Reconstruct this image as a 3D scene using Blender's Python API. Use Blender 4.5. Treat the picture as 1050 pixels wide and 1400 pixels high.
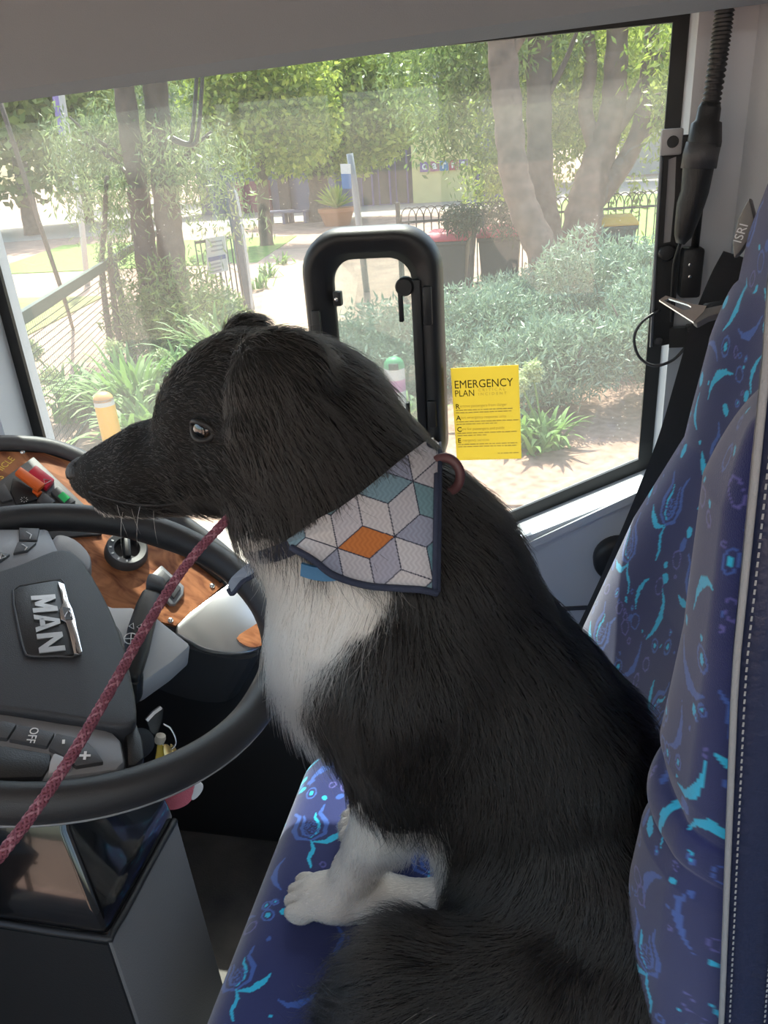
import bpy, bmesh, math, random
import numpy as np
from math import sin, cos, pi, radians, sqrt
from mathutils import Vector, Matrix

# ------------------------------------------------------------------ scene, camera, sky, sun, exposure
SC = bpy.context.scene
COL = SC.collection
for o in list(bpy.data.objects):
    bpy.data.objects.remove(o)

PITCH, ROLL, YAW, FPX = radians(25), radians(4.2), radians(13), 1050.0
CAM = np.array([0.0, 0.0, 2.1])
F_ = np.array([-sin(YAW)*cos(PITCH), cos(YAW)*cos(PITCH), -sin(PITCH)])
R0_ = np.array([cos(YAW), sin(YAW), 0.0])
U0_ = np.cross(R0_, F_)
R_ = cos(ROLL)*R0_ - sin(ROLL)*U0_
U_ = sin(ROLL)*R0_ + cos(ROLL)*U0_

cam = bpy.data.cameras.new('camera')
cam.sensor_fit = 'VERTICAL'
cam.sensor_height = 24.0
cam.lens = 24.0*FPX/1400.0
cam.clip_start = 0.02
cam.clip_end = 500
camo = bpy.data.objects.new('camera', cam)
M = Matrix.Identity(4)
for i in range(3):
    M[i][0], M[i][1], M[i][2], M[i][3] = R_[i], U_[i], -F_[i], CAM[i]
camo.matrix_world = M
COL.objects.link(camo)
SC.camera = camo

SUN_DIR = Vector((-0.15, 0.49, 0.86)).normalized()      # towards the sun
wd = bpy.data.worlds.new('sky')
SC.world = wd
wd.use_nodes = True
nt = wd.node_tree
nt.nodes.clear()
sky = nt.nodes.new('ShaderNodeTexSky')
sky.sky_type = 'NISHITA'
sky.sun_disc = False
sky.sun_elevation = math.asin(SUN_DIR.z)
sky.sun_rotation = math.atan2(SUN_DIR.x, SUN_DIR.y)
sky.air_density = 1.2
sky.dust_density = 2.5
bg = nt.nodes.new('ShaderNodeBackground')
bg.inputs['Strength'].default_value = 0.54
wo = nt.nodes.new('ShaderNodeOutputWorld')
nt.links.new(sky.outputs[0], bg.inputs[0])
nt.links.new(bg.outputs[0], wo.inputs[0])

sl = bpy.data.lights.new('sun', 'SUN')
sl.energy = 12.0
sl.angle = radians(0.53)
sl.color = (1.0, 0.95, 0.86)
slo = bpy.data.objects.new('sun', sl)
slo.rotation_euler = SUN_DIR.to_track_quat('Z', 'Y').to_euler()
slo.location = (0, 10, 20)
COL.objects.link(slo)

SC.view_settings.view_transform = 'Standard'
SC.view_settings.look = 'None'
SC.view_settings.gamma = 1.0
SC.view_settings.use_curve_mapping = False
SC.view_settings.exposure = 0.28
try:
    SC.cycles.max_bounces = 10
    SC.cycles.transparent_max_bounces = 24
    SC.cycles.use_denoising = True
    SC.cycles.sample_clamp_indirect = 6.0
    SC.cycles.caustics_reflective = False
    SC.cycles.caustics_refractive = False
except Exception:
    pass

# ------------------------------------------------------------------ helpers
def ray(x, y):
    return F_ + (x-525)/FPX*R_ - (y-700)/FPX*U_
def at_y(x, y, Y):
    d = ray(x, y); return CAM + d*((Y-CAM[1])/d[1])
def at_z(x, y, Z):
    d = ray(x, y); return CAM + d*((Z-CAM[2])/d[2])
def at_x(x, y, X):
    d = ray(x, y); return CAM + d*((X-CAM[0])/d[0])
def on_plane(x, y, p0, n):
    d = ray(x, y); return CAM + d*(np.dot(np.asarray(p0)-CAM, n)/np.dot(d, n))
def unit(v):
    v = np.asarray(v, float); return v/np.linalg.norm(v)

def tag(o, label=None, cat=None, group=None, kind=None):
    if label: o['label'] = label
    if cat: o['category'] = cat
    if group: o['group'] = group
    if kind: o['kind'] = kind
    return o

def link(name, data, parent=None):
    o = bpy.data.objects.new(name, data)
    COL.objects.link(o)
    if parent is not None:
        o.parent = parent
        o.matrix_parent_inverse = Matrix.Translation(-Vector(world_loc(parent)))
    return o

def world_loc(o):
    v = Vector(o.location)
    # parents are only ever translated
    p = o.parent
    while p is not None:
        v = Vector(v)
        p = p.parent
    return o.get('_w', tuple(v))

def empty(name, loc=(0, 0, 0)):
    o = bpy.data.objects.new(name, None)
    o.empty_display_size = 0.05
    o.location = loc
    COL.objects.link(o)
    return o

def mesh(name, verts, faces, mat=None, parent=None, smooth=False, mats=None, fm=None):
    me = bpy.data.meshes.new(name)
    me.from_pydata([tuple(map(float, v)) for v in verts], [], [tuple(map(int, f)) for f in faces])
    if mats:
        for m in mats: me.materials.append(m)
        if fm is not None: me.polygons.foreach_set('material_index', np.asarray(fm, dtype=np.int32))
    elif mat is not None:
        me.materials.append(mat)
    if smooth:
        me.polygons.foreach_set('use_smooth', [True]*len(me.polygons))
    me.update()
    return link(name, me, parent)

def fast_mesh(name, V, Fq, mat, parent=None, smooth=False):
    """V (n,3), Fq (m,k) arrays with k constant"""
    V = np.ascontiguousarray(V, dtype=np.float32); Fq = np.ascontiguousarray(Fq, dtype=np.int32)
    me = bpy.data.meshes.new(name)
    m, k = Fq.shape
    me.vertices.add(len(V)); me.vertices.foreach_set('co', V.ravel())
    me.loops.add(m*k); me.loops.foreach_set('vertex_index', Fq.ravel())
    me.polygons.add(m)
    me.polygons.foreach_set('loop_start', np.arange(0, m*k, k, dtype=np.int32))
    me.polygons.foreach_set('loop_total', np.full(m, k, dtype=np.int32))
    if smooth: me.polygons.foreach_set('use_smooth', np.ones(m, dtype=bool))
    me.update(calc_edges=True)
    me.validate()
    if mat is not None: me.materials.append(mat)
    return link(name, me, parent)

def bm_obj(name, bm, mat, parent=None, smooth=False, autosmooth=None):
    me = bpy.data.meshes.new(name)
    bmesh.ops.recalc_face_normals(bm, faces=bm.faces)
    if smooth:
        for f in bm.faces: f.smooth = True
    if autosmooth is not None:
        for f in bm.faces: f.smooth = True
        for e in bm.edges:
            if len(e.link_faces) == 2 and e.calc_face_angle(0) > autosmooth: e.smooth = False
    bm.to_mesh(me); bm.free()
    if mat is not None: me.materials.append(mat)
    return link(name, me, parent)

def bevel(bm, w, seg=2, ang=0.5):
    es = [e for e in bm.edges if len(e.link_faces) == 2 and e.calc_face_angle(0) > ang]
    if es and w > 0:
        bmesh.ops.bevel(bm, geom=es, offset=w, segments=seg, affect='EDGES', profile=0.5, clamp_overlap=True)

def box(name, c, s, mat, parent=None, rot=None, bev=0.0, seg=2):
    bm = bmesh.new()
    bmesh.ops.create_cube(bm, size=1.0)
    for v in bm.verts: v.co = Vector((v.co.x*s[0], v.co.y*s[1], v.co.z*s[2]))
    bevel(bm, bev, seg)
    m = Matrix.Translation(Vector(c))
    if rot is not None: m = m @ (rot if isinstance(rot, Matrix) else Matrix.Rotation(rot, 4, 'Z'))
    bm.transform(m)
    return bm_obj(name, bm, mat, parent, autosmooth=0.6 if bev else None)

def prism(name, poly, n, th, mat, parent=None, bev=0.0, seg=2, up=0.0):
    """poly: 3D points; extruded by th along -n (front face at poly + up*n)"""
    bm = bmesh.new()
    n = unit(n)
    a = [bm.verts.new(tuple(np.asarray(p)+n*up)) for p in poly]
    b = [bm.verts.new(tuple(np.asarray(p)+n*(up-th))) for p in poly]
    k = len(poly)
    bm.faces.new(a); bm.faces.new(b[::-1])
    for i in range(k): bm.faces.new([a[i], b[i], b[(i+1) % k], a[(i+1) % k]])
    bmesh.ops.recalc_face_normals(bm, faces=bm.faces)
    bevel(bm, bev, seg)
    return bm_obj(name, bm, mat, parent, autosmooth=0.6 if bev else None)

def smooth_path(pts, n=8, closed=False):
    P = [np.asarray(p, float) for p in pts]
    out = []
    m = len(P)
    rng = range(m if closed else m-1)
    for i in rng:
        if closed: p0, p1, p2, p3 = P[(i-1) % m], P[i], P[(i+1) % m], P[(i+2) % m]
        else: p0, p1, p2, p3 = P[max(i-1, 0)], P[i], P[i+1], P[min(i+2, m-1)]
        for k in range(n):
            t = k/n
            out.append(0.5*((2*p1)+(-p0+p2)*t+(2*p0-5*p1+4*p2-p3)*t*t+(-p0+3*p1-3*p2+p3)*t**3))
    if not closed: out.append(P[-1])
    return out

def tube_data(pts, r, n=8, closed=False, cap=True, up=None):
    P = np.asarray(pts, float); m = len(P)
    rr = np.full(m, r, float) if np.isscalar(r) else np.asarray(r, float)
    if closed: T = np.roll(P, -1, 0)-np.roll(P, 1, 0)
    else: T = np.gradient(P, axis=0)
    T /= np.maximum(np.linalg.norm(T, axis=1, keepdims=True), 1e-9)
    u = np.array(up, float) if up is not None else np.array([0, 0, 1.0])
    if abs(np.dot(u, T[0])) > 0.95: u = np.array([1.0, 0, 0])
    V = []
    a = np.linspace(0, 2*pi, n, endpoint=False)
    for i in range(m):
        u = u-np.dot(u, T[i])*T[i]; u /= np.linalg.norm(u)
        w = np.cross(T[i], u)
        V.append(P[i]+rr[i]*(np.cos(a)[:, None]*u+np.sin(a)[:, None]*w))
    V = np.concatenate(V)
    Fs = []
    for i in range(m if closed else m-1):
        j = (i+1) % m
        for k in range(n):
            k2 = (k+1) % n
            Fs.append((i*n+k, i*n+k2, j*n+k2, j*n+k))
    if cap and not closed:
        Fs.append(tuple(range(n-1, -1, -1))); Fs.append(tuple((m-1)*n+k for k in range(n)))
    return V, Fs

def tube(name, pts, r, mat, parent=None, n=8, closed=False, smooth=True):
    V, Fs = tube_data(pts, r, n, closed)
    return mesh(name, V, Fs, mat, parent, smooth)

def ribbon(name, pts, side, w, th, mat, parent=None):
    """flat strap: side = width directions per point"""
    P = np.asarray(pts, float); m = len(P)
    S = np.asarray(side, float)
    if S.ndim == 1: S = np.tile(S, (m, 1))
    T = np.gradient(P, axis=0); T /= np.linalg.norm(T, axis=1, keepdims=True)
    S = S-(S*T).sum(1, keepdims=True)*T; S /= np.linalg.norm(S, axis=1, keepdims=True)
    N = np.cross(T, S)
    V = np.concatenate([np.stack([P[i]+S[i]*w/2+N[i]*th/2, P[i]-S[i]*w/2+N[i]*th/2, P[i]-S[i]*w/2-N[i]*th/2, P[i]+S[i]*w/2-N[i]*th/2]) for i in range(m)])
    Fs = []
    for i in range(m-1):
        for k in range(4):
            Fs.append((i*4+k, i*4+(k+1) % 4, (i+1)*4+(k+1) % 4, (i+1)*4+k))
    Fs += [(3, 2, 1, 0), tuple((m-1)*4+k for k in range(4))]
    return mesh(name, V, Fs, mat, parent)

def frame_of(n, hint):
    """right-handed basis (u, w, n) with u close to hint"""
    n = unit(n); u = np.asarray(hint, float); u = unit(u-np.dot(u, n)*n)
    return u, np.cross(n, u), n

def lathe(name, prof, c, axis, mat, parent=None, n=24, smooth=True, hint=(1, 0, 0.01)):
    u, w, a = frame_of(axis, hint)
    c = np.asarray(c, float)
    V = []; Fs = []
    t = np.linspace(0, 2*pi, n, endpoint=False)
    for r, h in prof:
        V += list(c+a*h+max(r, 1e-5)*(np.cos(t)[:, None]*u+np.sin(t)[:, None]*w))
    for i in range(len(prof)-1):
        for k in range(n):
            k2 = (k+1) % n
            Fs.append((i*n+k, i*n+k2, (i+1)*n+k2, (i+1)*n+k))
    Fs.append(tuple(range(n-1, -1, -1))); Fs.append(tuple((len(prof)-1)*n+k for k in range(n)))
    o = mesh(name, V, Fs, mat, parent)
    if smooth:
        me = o.data; bm = bmesh.new(); bm.from_mesh(me)
        for f in bm.faces: f.smooth = True
        for e in bm.edges:
            if len(e.link_faces) == 2 and e.calc_face_angle(0) > 0.7: e.smooth = False
        bm.to_mesh(me); bm.free()
    return o

def text(name, body, loc, u, n, size, mat, parent=None, ext=0.0004, align='CENTER', bold=0.0, shear=0.0, sx=1.0):
    """u: reading direction, n: facing normal"""
    cu = bpy.data.curves.new(name, 'FONT')
    cu.body = body; cu.size = size; cu.extrude = ext; cu.offset = bold
    cu.align_x = align; cu.align_y = 'CENTER'; cu.shear = shear
    cu.resolution_u = 3
    if mat is not None: cu.materials.append(mat)
    tmp = bpy.data.objects.new(name, cu); COL.objects.link(tmp)
    bpy.context.view_layer.update()
    me = bpy.data.meshes.new_from_object(tmp.evaluated_get(bpy.context.evaluated_depsgraph_get()))
    bpy.data.objects.remove(tmp); bpy.data.curves.remove(cu)
    me.name = name
    if not me.materials and mat is not None: me.materials.append(mat)
    o = bpy.data.objects.new(name, me); COL.objects.link(o)
    n = unit(n); u = unit(np.asarray(u)-np.dot(u, n)*n); w = np.cross(n, u)
    m = Matrix.Identity(4)
    for i in range(3): m[i][0], m[i][1], m[i][2], m[i][3] = u[i]*sx, w[i], n[i], loc[i]
    o.matrix_world = m
    if parent is not None:
        o.parent = parent
        o.matrix_parent_inverse = Matrix.Translation(-Vector(world_loc(parent)))
    return o

# ------------------------------------------------------------------ materials
def new_mat(name):
    m = bpy.data.materials.new(name); m.use_nodes = True
    nt = m.node_tree
    return m, nt, nt.nodes['Principled BSDF']

def mat(name, col, rough=0.5, metal=0.0, var=0.0, vscale=8.0, bump=0.0, bscale=200.0, spec=0.5, coat=0.0, sheen=0.0, col2=None, trans=0.0):
    m, nt, b = new_mat(name)
    b.inputs['Base Color'].default_value = (*col, 1)
    b.inputs['Roughness'].default_value = rough
    b.inputs['Metallic'].default_value = metal
    b.inputs['Specular IOR Level'].default_value = spec
    b.inputs['Coat Weight'].default_value = coat
    b.inputs['Sheen Weight'].default_value = sheen
    tc = nt.nodes.new('ShaderNodeTexCoord')
    if var > 0 or col2:
        nz = nt.nodes.new('ShaderNodeTexNoise'); nz.inputs['Scale'].default_value = vscale; nz.inputs['Detail'].default_value = 6
        nt.links.new(tc.outputs['Object'], nz.inputs['Vector'])
        rp = nt.nodes.new('ShaderNodeValToRGB')
        c2 = col2 if col2 else tuple(c*(1-var) for c in col)
        rp.color_ramp.elements[0].position = 0.32; rp.color_ramp.elements[1].position = 0.68
        rp.color_ramp.elements[0].color = (*c2, 1); rp.color_ramp.elements[1].color = (*[min(1, c*(1+var*0.5)) for c in col], 1)
        nt.links.new(nz.outputs[0], rp.inputs[0]); nt.links.new(rp.outputs[0], b.inputs['Base Color'])
    if bump > 0:
        nz = nt.nodes.new('ShaderNodeTexNoise'); nz.inputs['Scale'].default_value = bscale; nz.inputs['Detail'].default_value = 3
        nt.links.new(tc.outputs['Object'], nz.inputs['Vector'])
        bp = nt.nodes.new('ShaderNodeBump'); bp.inputs['Strength'].default_value = bump; bp.inputs['Distance'].default_value = 0.002
        nt.links.new(nz.outputs[0], bp.inputs['Height']); nt.links.new(bp.outputs[0], b.inputs['Normal'])
    return m

def leaf_mat(name, col, col2, rough=0.45, transl=0.35):
    m, nt, b = new_mat(name)
    b.inputs['Roughness'].default_value = rough
    geo = nt.nodes.new('ShaderNodeNewGeometry')
    rp = nt.nodes.new('ShaderNodeValToRGB')
    rp.color_ramp.elements[0].color = (*col, 1); rp.color_ramp.elements[1].color = (*col2, 1)
    nt.links.new(geo.outputs['Random Per Island'], rp.inputs[0])
    nt.links.new(rp.outputs[0], b.inputs['Base Color'])
    tr = nt.nodes.new('ShaderNodeBsdfTranslucent')
    mx = nt.nodes.new('ShaderNodeMixShader'); mx.inputs[0].default_value = transl
    nt.links.new(rp.outputs[0], tr.inputs[0])
    out = nt.nodes['Material Output']
    nt.links.new(b.outputs[0], mx.inputs[1]); nt.links.new(tr.outputs[0], mx.inputs[2]); nt.links.new(mx.outputs[0], out.inputs[0])
    return m

def attr_mat(name, attr='Col', rough=0.9, sheen=0.3, bump=0.3, bscale=900.0, spec=0.2, line=0.0):
    m, nt, b = new_mat(name)
    a = nt.nodes.new('ShaderNodeVertexColor'); a.layer_name = attr
    nt.links.new(a.outputs[0], b.inputs['Base Color'])
    b.inputs['Roughness'].default_value = rough; b.inputs['Specular IOR Level'].default_value = spec
    b.inputs['Sheen Weight'].default_value = sheen
    tc = nt.nodes.new('ShaderNodeTexCoord')
    nz = nt.nodes.new('ShaderNodeTexNoise'); nz.inputs['Scale'].default_value = bscale
    nt.links.new(tc.outputs['Object'], nz.inputs['Vector'])
    bp = nt.nodes.new('ShaderNodeBump'); bp.inputs['Strength'].default_value = bump; bp.inputs['Distance'].default_value = 0.001
    nt.links.new(nz.outputs[0], bp.inputs['Height']); nt.links.new(bp.outputs[0], b.inputs['Normal'])
    return m

def set_cols(o, cols, name='Col'):
    me = o.data
    ca = me.color_attributes.new(name, 'FLOAT_COLOR', 'POINT')
    c = np.ones((len(me.vertices), 4), dtype=np.float32); c[:, :3] = cols
    ca.data.foreach_set('color', c.ravel())

rng = np.random.default_rng(11)
random.seed(5)
# ------------------------------------------------------------------ bus cabin: shell
m_wall = mat('cabin_plastic', (.58, .62, .67), .55, var=.06, vscale=3, bump=.15, bscale=500)
m_header = mat('header_plastic', (.23, .265, .295), .7, bump=.25, bscale=600)
m_ceiling = mat('ceiling_panel', (.62, .62, .60), .8)
m_floor = mat('rubber_floor', (.17, .16, .15), .85, var=.5, vscale=9, bump=.5, bscale=260, col2=(.10, .10, .105))
m_seal = mat('black_seal', (.012, .013, .014), .45)
m_blk = mat('black_plastic', (.016, .017, .019), .42, bump=.2, bscale=800)
m_blk_soft = mat('soft_black_plastic', (.030, .032, .038), .5, bump=.35, bscale=1200)
m_gloss = mat('gloss_black', (.006, .006, .007), .10, coat=.5)
m_dkgrey = mat('dark_grey_plastic', (.06, .062, .068), .45, bump=.2, bscale=900)
m_grey = mat('grey_plastic', (.22, .23, .25), .4, bump=.1, bscale=700)
m_silver = mat('brushed_silver', (.62, .63, .65), .28, metal=.9)
m_satin = mat('satin_grey_paint', (.42, .43, .45), .45)
m_steel = mat('bright_steel', (.75, .74, .72), .22, metal=1.0)
m_white = mat('white_print', (.8, .8, .8), .6)

def glass_mat(name, tint, dust_haze, rough=.0):
    m = bpy.data.materials.new(name); m.use_nodes = True
    nt = m.node_tree; nt.nodes.clear()
    L = nt.links.new
    tr = nt.nodes.new('ShaderNodeBsdfTransparent'); tr.inputs[0].default_value = (*tint, 1)
    gl = nt.nodes.new('ShaderNodeBsdfGlossy'); gl.inputs['Roughness'].default_value = rough
    lw = nt.nodes.new('ShaderNodeLayerWeight'); lw.inputs['Blend'].default_value = .5
    pw = nt.nodes.new('ShaderNodeMath'); pw.operation = 'POWER'; pw.inputs[1].default_value = 5.0
    L(lw.outputs['Facing'], pw.inputs[0])
    fr = nt.nodes.new('ShaderNodeMath'); fr.operation = 'MULTIPLY_ADD'; fr.inputs[1].default_value = .96; fr.inputs[2].default_value = .04
    L(pw.outputs[0], fr.inputs[0])
    mx = nt.nodes.new('ShaderNodeMixShader')
    L(fr.outputs[0], mx.inputs[0]); L(tr.outputs[0], mx.inputs[1]); L(gl.outputs[0], mx.inputs[2])
    out = nt.nodes.new('ShaderNodeOutputMaterial')
    if dust_haze > 0:  # pale film: window dust plus the veil of glare put into colour
        df = nt.nodes.new('ShaderNodeBsdfDiffuse'); df.inputs[0].default_value = (.75, .72, .66, 1)
        tl = nt.nodes.new('ShaderNodeBsdfTranslucent'); tl.inputs[0].default_value = (.75, .72, .66, 1)
        dm = nt.nodes.new('ShaderNodeMixShader'); dm.inputs[0].default_value = .6
        L(df.outputs[0], dm.inputs[1]); L(tl.outputs[0], dm.inputs[2])
        tc = nt.nodes.new('ShaderNodeTexCoord')
        n1 = nt.nodes.new('ShaderNodeTexNoise'); n1.inputs['Scale'].default_value = 2.2; n1.inputs['Detail'].default_value = 5
        n2 = nt.nodes.new('ShaderNodeTexVoronoi'); n2.inputs['Scale'].default_value = 95
        L(tc.outputs['Object'], n1.inputs[0]); L(tc.outputs['Object'], n2.inputs[0])
        mr = nt.nodes.new('ShaderNodeMapRange')
        mr.inputs[1].default_value = .3; mr.inputs[2].default_value = .75; mr.inputs[3].default_value = dust_haze*.6; mr.inputs[4].default_value = dust_haze*1.4
        L(n1.outputs[0], mr.inputs[0])
        sp = nt.nodes.new('ShaderNodeMath'); sp.operation = 'LESS_THAN'; sp.inputs[1].default_value = .07
        L(n2.outputs['Distance'], sp.inputs[0])
        n3 = nt.nodes.new('ShaderNodeTexNoise'); n3.inputs['Scale'].default_value = 6
        L(tc.outputs['Object'], n3.inputs[0])
        gt = nt.nodes.new('ShaderNodeMath'); gt.operation = 'GREATER_THAN'; gt.inputs[1].default_value = .56
        L(n3.outputs[0], gt.inputs[0])
        ml = nt.nodes.new('ShaderNodeMath'); ml.operation = 'MULTIPLY'
        L(sp.outputs[0], ml.inputs[0]); L(gt.outputs[0], ml.inputs[1])
        ml2 = nt.nodes.new('ShaderNodeMath'); ml2.operation = 'MULTIPLY_ADD'; ml2.inputs[1].default_value = .35
        L(ml.outputs[0], ml2.inputs[0]); L(mr.outputs[0], ml2.inputs[2])
        m2 = nt.nodes.new('ShaderNodeMixShader')
        L(ml2.outputs[0], m2.inputs[0]); L(mx.outputs[0], m2.inputs[1]); L(dm.outputs[0], m2.inputs[2])
        L(m2.outputs[0], out.inputs[0])
    else:
        L(mx.outputs[0], out.inputs[0])
    return m
m_glass = glass_mat('dust_haze_side_glass', (.84, .88, .86), .085)
m_hatchglass = glass_mat('hatch_glass', (.78, .82, .82), .12)
m_clear = glass_mat('clear_glass', (.93, .95, .94), 0)

WY, WIN = 1.20, 1.12                  # glass plane, inner face of the side wall
FRONT, REAR, LEFT, FLOORZ, ROOFZ = -1.5, 2.1, -1.3, 0.85, 2.55
OPEN = [(-.93, 1.318), (-.45, 1.318), (.165, 1.620), (.165, 2.245), (-.93, 2.245)]

def slab(name, pieces, m, axis='y', lo=0, hi=0, parent=None):
    """several convex outlines of one wall, extruded between lo and hi along an axis"""
    bm = bmesh.new()
    for poly in pieces:
        a = []; b = []
        for p in poly:
            if axis == 'y': a.append(bm.verts.new((p[0], lo, p[1]))); b.append(bm.verts.new((p[0], hi, p[1])))
            else: a.append(bm.verts.new((lo, p[0], p[1]))); b.append(bm.verts.new((hi, p[0], p[1])))
        k = len(poly)
        bm.faces.new(a); bm.faces.new(b[::-1])
        for i in range(k): bm.faces.new([a[i], b[i], b[(i+1) % k], a[(i+1) % k]])
    return bm_obj(name, bm, m, parent)
def rect(x0, x1, z0, z1): return [(x0, z0), (x1, z0), (x1, z1), (x0, z1)]

o = slab('wall_right', [rect(.165, REAR, FLOORZ, ROOFZ), rect(FRONT, -.93, FLOORZ, ROOFZ), rect(-.93, .165, 2.245, ROOFZ),
                        rect(-.93, -.45, FLOORZ, 1.318), [(-.45, FLOORZ), (.165, FLOORZ), (.165, 1.620), (-.45, 1.318)]], m_wall, 'y', WIN, WY+.05)
tag(o, 'pale grey side wall around the driver window', kind='structure')
o = slab('wall_left', [rect(-.35, REAR, FLOORZ, 1.45), rect(-.35, REAR, 2.25, ROOFZ), rect(-.45, -.30, FLOORZ, ROOFZ), rect(.75, .85, FLOORZ, ROOFZ),
                       rect(FRONT, -.45, 2.35, ROOFZ), rect(REAR-.1, REAR, FLOORZ, ROOFZ)], m_wall, 'y', LEFT-.06, LEFT)
tag(o, 'pale grey wall of the bus on the door side', kind='structure')
o = slab('wall_front', [rect(LEFT, WIN, FLOORZ, 1.30), rect(LEFT, WIN, 2.38, ROOFZ), rect(LEFT, LEFT+.07, FLOORZ, ROOFZ), rect(WIN-.07, WIN+.13, FLOORZ, ROOFZ)], m_wall, 'x', FRONT-.06, FRONT)
tag(o, 'front wall below and around the windscreen', kind='structure')
o = slab('wall_rear', [rect(LEFT, WIN, FLOORZ, ROOFZ)], m_wall, 'x', REAR, REAR+.06)
tag(o, 'rear wall of the cabin', kind='structure')
o = box('floor', ((FRONT+REAR)/2, (LEFT+WY)/2, FLOORZ-.03), (REAR-FRONT+.12, WY-LEFT+.1, .06), m_floor)
tag(o, 'dark rubber cab floor', kind='structure')
o = box('ceiling', ((FRONT+REAR)/2, (LEFT+WY)/2, ROOFZ+.03), (REAR-FRONT+.12, WY-LEFT+.12, .06), m_ceiling)
tag(o, 'pale cabin ceiling', kind='structure')
# header locker above the driver window
hz0, hz1 = 2.196, 2.226
V = []
for x, z in ((FRONT, hz0-.01), (REAR, hz1+.05)):
    V += [(x, 1.02, z), (x, 1.035, z-.012), (x, WIN, z+.018), (x, WIN, ROOFZ), (x, 1.02, ROOFZ)]
o = mesh('trim_1', V, [(0, 1, 6, 5), (1, 2, 7, 6), (2, 3, 8, 7), (3, 4, 9, 8), (4, 0, 5, 9), (4, 3, 2, 1, 0), (5, 6, 7, 8, 9)], m_header)
tag(o, 'grey header panel above the driver window', kind='structure')

# windscreen and door glass
o = mesh('window_2', [(FRONT-.03, LEFT+.07, 1.30), (FRONT-.03, WIN-.07, 1.30), (FRONT-.03, WIN-.07, 2.38), (FRONT-.03, LEFT+.07, 2.38)], [(0, 1, 2, 3)], m_clear)
sm = o.modifiers.new('thick', 'SOLIDIFY'); sm.thickness = .006
tag(o, 'front windscreen of the bus', kind='structure')
o = mesh('window_3', [(-.30, LEFT-.03, 1.45), (.75, LEFT-.03, 1.45), (.75, LEFT-.03, 2.25), (-.30, LEFT-.03, 2.25)], [(0, 1, 2, 3)], m_clear)
sm = o.modifiers.new('thick', 'SOLIDIFY'); sm.thickness = .006
tag(o, 'side window on the door side', kind='structure')
d1 = empty('door_1', (-.95, LEFT-.03, FLOORZ))
tag(d1, 'glazed folding front door of the bus', kind='structure')
for x0, x1 in ((-1.42, -.96), (-.93, -.47)):
    box('door_glass', ((x0+x1)/2, LEFT-.03, 1.62), (x1-x0, .008, 1.40), m_clear, d1)
    for xx in (x0, x1): box('door_frame', (xx, LEFT-.03, 1.60), (.03, .035, 1.50), m_seal, d1)
    tube('grab_rail', smooth_path([(x0+.10, LEFT+.0, 1.2), (x0+.10, LEFT+.06, 1.25), (x0+.10, LEFT+.06, 1.85), (x0+.10, LEFT, 1.9)], 5), .014, m_blk, d1)

# driver window
win = empty('window_1', (-.38, WY, 1.32))
tag(win, 'driver side window with dusty, glare-hazed glass and black edge', kind='structure')
o = mesh('glass_pane', [(x, WY, z) for x, z in OPEN]+[(x, WY+.006, z) for x, z in OPEN], [(0, 1, 2, 3, 4), (9, 8, 7, 6, 5)]+[(i, i+5, (i+1) % 5+5, (i+1) % 5) for i in range(5)], m_glass, win)
def inset_poly(poly, d):
    P = [np.array(p, float) for p in poly]; n = len(P); out = []
    for i in range(n):
        a, b, c = P[i-1], P[i], P[(i+1) % n]
        e1 = (b-a)/np.linalg.norm(b-a); e2 = (c-b)/np.linalg.norm(c-b)
        n1 = np.array([-e1[1], e1[0]]); n2 = np.array([-e2[1], e2[0]])
        k = n1+n2; k /= np.linalg.norm(k)
        out.append(b+k*d/max(np.dot(k, n1), .3))
    return out
inn = inset_poly(OPEN, .020)
V = [(x, WY-.008, z) for x, z in OPEN]+[(x, WY-.008, z) for x, z in inn]+[(x, WY-.0005, z) for x, z in inn]+[(x, WY-.0005, z) for x, z in OPEN]
Fs = []
for i in range(5):
    j = (i+1) % 5
    Fs += [(i, j, 5+j, 5+i), (5+i, 5+j, 10+j, 10+i), (15+i, 15+j, j, i)]
mesh('edge_seal', V, Fs, m_seal, win)

def rrect(w, h, r, n=8):
    pts = []
    for cx, cz, a0 in ((w/2-r, h/2-r, 0), (-w/2+r, h/2-r, 90), (-w/2+r, -h/2+r, 180), (w/2-r, -h/2+r, 270)):
        for k in range(n+1):
            a = radians(a0+90*k/n); pts.append((cx+r*cos(a), cz+r*sin(a)))
    return pts
# opening hatch with a moulded black frame
HX, HZ, HW, HH = -.2665, 1.803, .217, .40
loops = [(0, .0, .065), (.002, .022, .063), (.010, .034, .058), (.020, .034, .050), (.026, .027, .046), (.034, .027, .042), (.038, .018, .040), (.046, .014, .036), (.046, .0, .036)]
V = []; Fs = []
for ins, dep, r in loops:
    for x, z in rrect(HW-2*ins, HH-2*ins, r): V.append((HX+x, WY-dep, HZ+z))
k = len(rrect(1, 1, .1))
for i in range(len(loops)-1):
    for j in range(k): Fs.append((i*k+j, i*k+(j+1) % k, (i+1)*k+(j+1) % k, (i+1)*k+j))
hf = mesh('hatch_frame', V, Fs, m_blk, win, smooth=True)
pl = rrect(HW-.09, HH-.09, .034)
prism('hatch_pane', [(HX+x, WY-.006, HZ+z) for x, z in pl], (0, -1, 0), .004, m_hatchglass, win)
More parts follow.
